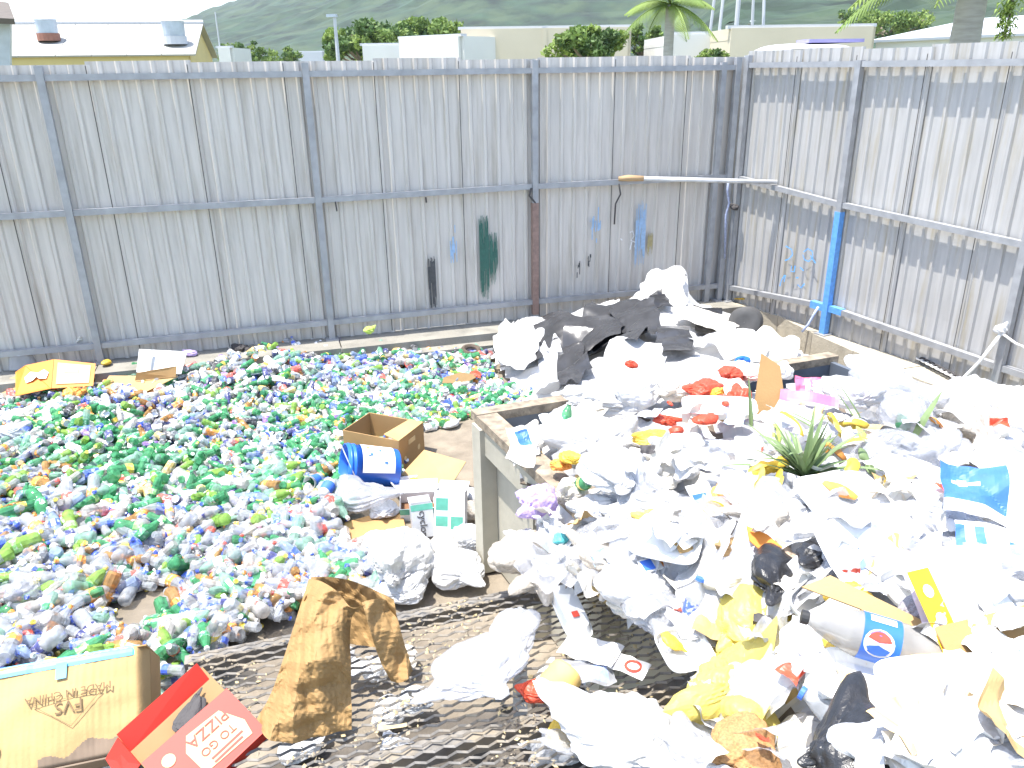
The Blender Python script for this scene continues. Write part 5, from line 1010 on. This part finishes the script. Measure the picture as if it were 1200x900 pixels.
# trees
leaves = [mat('leaf_bright', (.20,.28,.06), .7, 0, .3, 1.2, trans=.25), mat('leaf_mid', (.15,.23,.05), .7, 0, .3, 1.2, trans=.25), mat('leaf_deep', (.085,.15,.04), .7, 0, .3, 1.2, trans=.2)]
bark = mat('bark', (.20,.16,.12), .9, 0, .2, 4)
def tree(x, ytop, w_px, h_px, d, label, seed, n=5200, flat=.5, mats_=None, trunk_px=None, name='broadleaf_tree', ls=1.0):
    rr = np.random.default_rng(seed); top = BG(x, ytop, d); s_ = d/FPX; W3, H3 = w_px*s_/2, h_px*s_; base = np.array([top[0], top[1], 0]); zc = top[2]-H3*.5
    r = thing(name, base, label, 'tree'); b = MB(); hub = Vector((0, 0, max(.6, zc-H3*.35))); b.tube([(0,0,0), (W3*.03,0,hub.z*.5), hub], [W3*.09, W3*.07, W3*.055], 7)
    cl = []
    for k in range(34):
        a = rr.uniform(0, 6.28); q_ = math.sqrt(rr.uniform(0, 1)); z_ = zc+H3*.5*rr.uniform(-.8, .85)*math.sqrt(max(0, 1-q_*q_*.85)); cl.append((np.array([W3*q_*math.cos(a)*.86, W3*q_*math.sin(a)*.8, z_]), rr.uniform(.16,.30)*min(W3, H3*1.2)))
    for c_, _ in cl[:12]: b.tube([hub, Vector(hub).lerp(Vector(c_), .5)+Vector((0,0,-H3*.04)), Vector(c_)], [W3*.045, W3*.03, W3*.012], 5)
    b.build('trunk', bark, r); V = []; F2 = []; M2 = []
    sz0 = .05*min(W3, H3)*ls+.03
    for k in range(n):
        c_, rad = cl[k % len(cl)]; dv = rr.normal(size=3); dv /= np.linalg.norm(dv); dv[2] *= .62; p_ = c_+dv*rad*rr.uniform(.55, 1.12); e_ = rr.normal(size=3); e_ /= np.linalg.norm(e_); f_ = np.cross(e_, rr.normal(size=3)); f_ /= np.linalg.norm(f_)+1e-9
        s2 = sz0*rr.uniform(.6, 1.5); i0 = len(V); V += [tuple(p_-e_*s2), tuple(p_+f_*s2*.55), tuple(p_+e_*s2), tuple(p_-f_*s2*.55)]; F2.append((i0, i0+1, i0+2, i0+3)); M2.append(int(k % len(cl)*7 % 3))
    me = bpy.data.meshes.new('crown'); me.from_pydata(V, [], F2)
    for t_ in mats_ or leaves: me.materials.append(t_)
    me.polygons.foreach_set('material_index', M2); tag(obj('crown', me, r), kind='stuff'); return r
tree(690, 23, 86, 50, 38, 'spreading acacia with flat crown in front of the cream building', 1, 5200)
tree(424, 24, 92, 52, 62, 'rounded green tree left of the white annex', 2, 5200); tree(500, 16, 82, 40, 75, 'pale green tree behind the white wing', 3, 4200); tree(462, 32, 50, 40, 70, 'smaller tree between the two left trees', 14, 2600)
tree(756, 22, 44, 46, 55, 'dark green tree between acacia and palm', 4, 3000); tree(290, 45, 36, 32, 75, 'small round tree right of the warehouse', 5, 2200); tree(326, 53, 46, 26, 95, 'low bushy tree near the far house', 6, 2200)
tree(835, 57, 36, 16, 36, 'low shrub in front of the white low wing', 7, 1600, name='shrub'); tree(1000, 4, 30, 34, 120, 'dark round tree on the right slope', 8, 2400); tree(1046, 8, 84, 34, 115, 'broad yellow-green tree behind the parapet building', 9, 3600); tree(268, 46, 30, 26, 110, 'distant tree behind the outhouse', 15, 1500)
# palms
def palm(x, y_hub, d, label, nf, L, tr, seed, ybase=None):
    rr = random.Random(seed); hub = BG(x, y_hub, d); r = thing('palm_tree', (hub[0], hub[1], 0), label, 'tree'); b = MB(); n = 22
    b.tube([(0,0,hub[2]*i/n) for i in range(n+1)], [tr*(1.12-.2*i/n)*(1+.03*(i % 2)) for i in range(n+1)], 14); b.build('trunk', mat('palm_bark', (.36,.34,.31), .9, 0, .15, 3, stretch=(1,1,6)), r, True)
    for k in range(nf):
        a = 6.283*k/nf+rr.uniform(-.2,.2); el = rr.uniform(-.1, 1.1); dv = Vector((math.cos(a)*math.cos(el), math.sin(a)*math.cos(el), math.sin(el))); b = MB(); pts = []
        for i in range(9): t_ = i/8; pts.append(dv*L*t_-Vector((0,0,1))*L*.62*t_*t_+Vector((0,0,hub[2])))
        b.tube(pts, [.035*L/2*(1-.8*i/8)+.006 for i in range(9)], 5)
        for i in range(1, 34):
            t_ = i/34; k0 = int(t_*8); p_ = pts[k0].lerp(pts[min(k0+1, 8)], t_*8-k0); tg = (pts[min(k0+1, 8)]-pts[k0]).normalized(); sd3 = tg.cross(Vector((0,0,1))).normalized(); ll = L*.26*math.sin(math.pi*(t_*.85+.12))
            for s2 in (-1, 1): leaf(b, p_, sd3*s2+tg*.5-Vector((0,0,.35)), ll, .018*L/2+.01, .35)
        b.build('frond', leaves[k % 2], r)
palm(786, 6, 30, 'palm with drooping fronds in front of the low white wing', 13, 1.75, .17, 3); palm(1150, -60, 17, 'thick grey palm trunk rising behind the right fence', 12, 2.4, .27, 5)
r = thing('hanging_vine', BG(1190,-30,15), 'leafy hanging vine at the top right corner', 'vine'); rr = random.Random(3); zb_ = BG(1190,45,15)[2]; zt_ = BG(1190,-30,15)[2]
b = MB(); b.tube([(0,0,0),(.05,0,(zb_-zt_)*.5),(.02,0,zb_-zt_)], .02, 5); b.build('stem', bark, r); b = MB()
for k in range(500): t_ = rr.random(); leaf(b, (rr.gauss(0,.09)*(1.1-.6*t_), rr.gauss(0,.09), (zb_-zt_)*t_), (rr.gauss(0,1), rr.gauss(0,1), -.6), .09, .022, .3)
tag(b.build('leaves', leaves[0], r), kind='stuff')

# hills, with canopy-sized bumps
forest = mat('hill_forest', (.020,.040,.020), 1, 0, .6, .05, stain=((.045,.07,.03),.46,.60,.85), sscale=.03)
def hill(name, x0, x1, y0, y1, hf, nx, ny, amp):
    b = MB()
    def fn(u, v):
        x, y = x0+(x1-x0)*u, y0+(y1-y0)*v; h_ = hf(x, y, v)
        return (x, y, -2+h_+amp*min(1, v*6)*(abs(noise.noise((x*.03, y*.03, 0)))+.6*abs(noise.noise((x*.08, y*.08, 5)))+.5*noise.noise((x*.008, y*.008, 9))))
    b.grid(fn, nx, ny); tag(b.build(name, forest), kind='structure')
XS = np.array([-2600,-1500,-900,-760,-680,-590,-430,-250,-60,300,900,1600,2600]); HS = np.array([20,25,35,48,58,78,132,200,300,330,300,340,300])
hill('hill', -2600, 2600, 520, 2300, lambda x, y, v: float(np.interp(x*1500/y, XS, HS))*(1-(1-min(1, v*1.35))**1.5)*(1 if v < .74 else 1-.3*(v-.74)), 300, 110, 10)
hill('hill_spur', 60, 900, 130, 420, lambda x, y, v: max(0, min(1, (x/y-.14)/.12))*34*v**.8, 130, 60, 5)
rr = random.Random(9)
for k, (x, y, d, c_) in enumerate(((905,17,300,'red'),(940,26,260,'white'),(968,14,320,'white'),(985,22,280,'grey'),(890,30,230,'white'),(1075,16,310,'grey'),(1108,10,340,'white'),(1128,18,290,'red'),(930,8,380,'grey'),(1090,24,260,'white'))):
    P = BG(x, y, d); r = thing('hillside_house', P, ['small','tiny','squat','low','narrow','pale','far','lone','upper','lower'][k]+' house with %s roof on the right wooded slope' % c_, 'house', group='houses on the right slope'); w_ = rr.uniform(2.2,3.6)
    b = MB(); b.box((-w_,-2,-4),(w_,2,0)); b.build('wall', whitew, r); b = MB(); b.slab([(-w_-.4,-2.5,0),(w_+.4,-2.5,0),(w_+.4,0,1.2),(-w_-.4,0,1.2)], .15); b.slab([(-w_-.4,0,1.2),(w_+.4,0,1.2),(w_+.4,2.5,0),(-w_-.4,2.5,0)], .15); b.build('roof', {'red': mat('red_roof', (.34,.12,.08), .8), 'white': wroof, 'grey': galv}[c_], r)
    for q_ in (-.5, .4): b = MB(); b.box((w_*q_-.4,-2.03,-2.4),(w_*q_+.4,-2.003,-1.2)); b.build('window', dkm, r)

# thin humid air over the valley
b = MB(); b.box((-3200,-400,-8),(3200,2500,420)); hz = b.build('haze', None) if False else obj('haze', b.mesh('haze', []))
hm = bpy.data.materials.new('haze_air'); hm.use_nodes = True; n = hm.node_tree.nodes; n.remove(n['Principled BSDF']); pvn = n.new('ShaderNodeVolumePrincipled'); pvn.inputs['Color'].default_value = (.86,.92,1,1); pvn.inputs['Density'].default_value = .00016; pvn.inputs['Anisotropy'].default_value = .2
hm.node_tree.links.new(pvn.outputs[0], n['Material Output'].inputs['Volume']); hz.data.materials.append(hm); tag(hz, 'thin pale humid haze over the valley', 'haze', kind='stuff')

# ------------------------------------------------------------------ things that look alike are told apart by their place
ORD = 'leftmost,second,third,fourth,fifth,sixth,seventh,eighth,ninth,tenth,eleventh,twelfth,thirteenth,fourteenth,fifteenth,sixteenth,seventeenth,eighteenth,nineteenth,twentieth,twenty-first,twenty-second,twenty-third,twenty-fourth,twenty-fifth,twenty-sixth,twenty-seventh,twenty-eighth,twenty-ninth,thirtieth'.split(',')
same = {}
bpy.context.view_layer.update()
for o in SC.objects:
    if o.parent is None and o.get('label'): same.setdefault(o['label'], []).append(o)
for lab, os_ in same.items():
    if len(os_) < 2: continue
    os_.sort(key=lambda o: px(np.array(o.matrix_world.translation))[0])
    for k, o in enumerate(os_[:len(ORD)]): o['label'] = lab+(', leftmost such' if k == 0 else ', rightmost such' if k == len(os_)-1 else ', %s from left' % ORD[k])
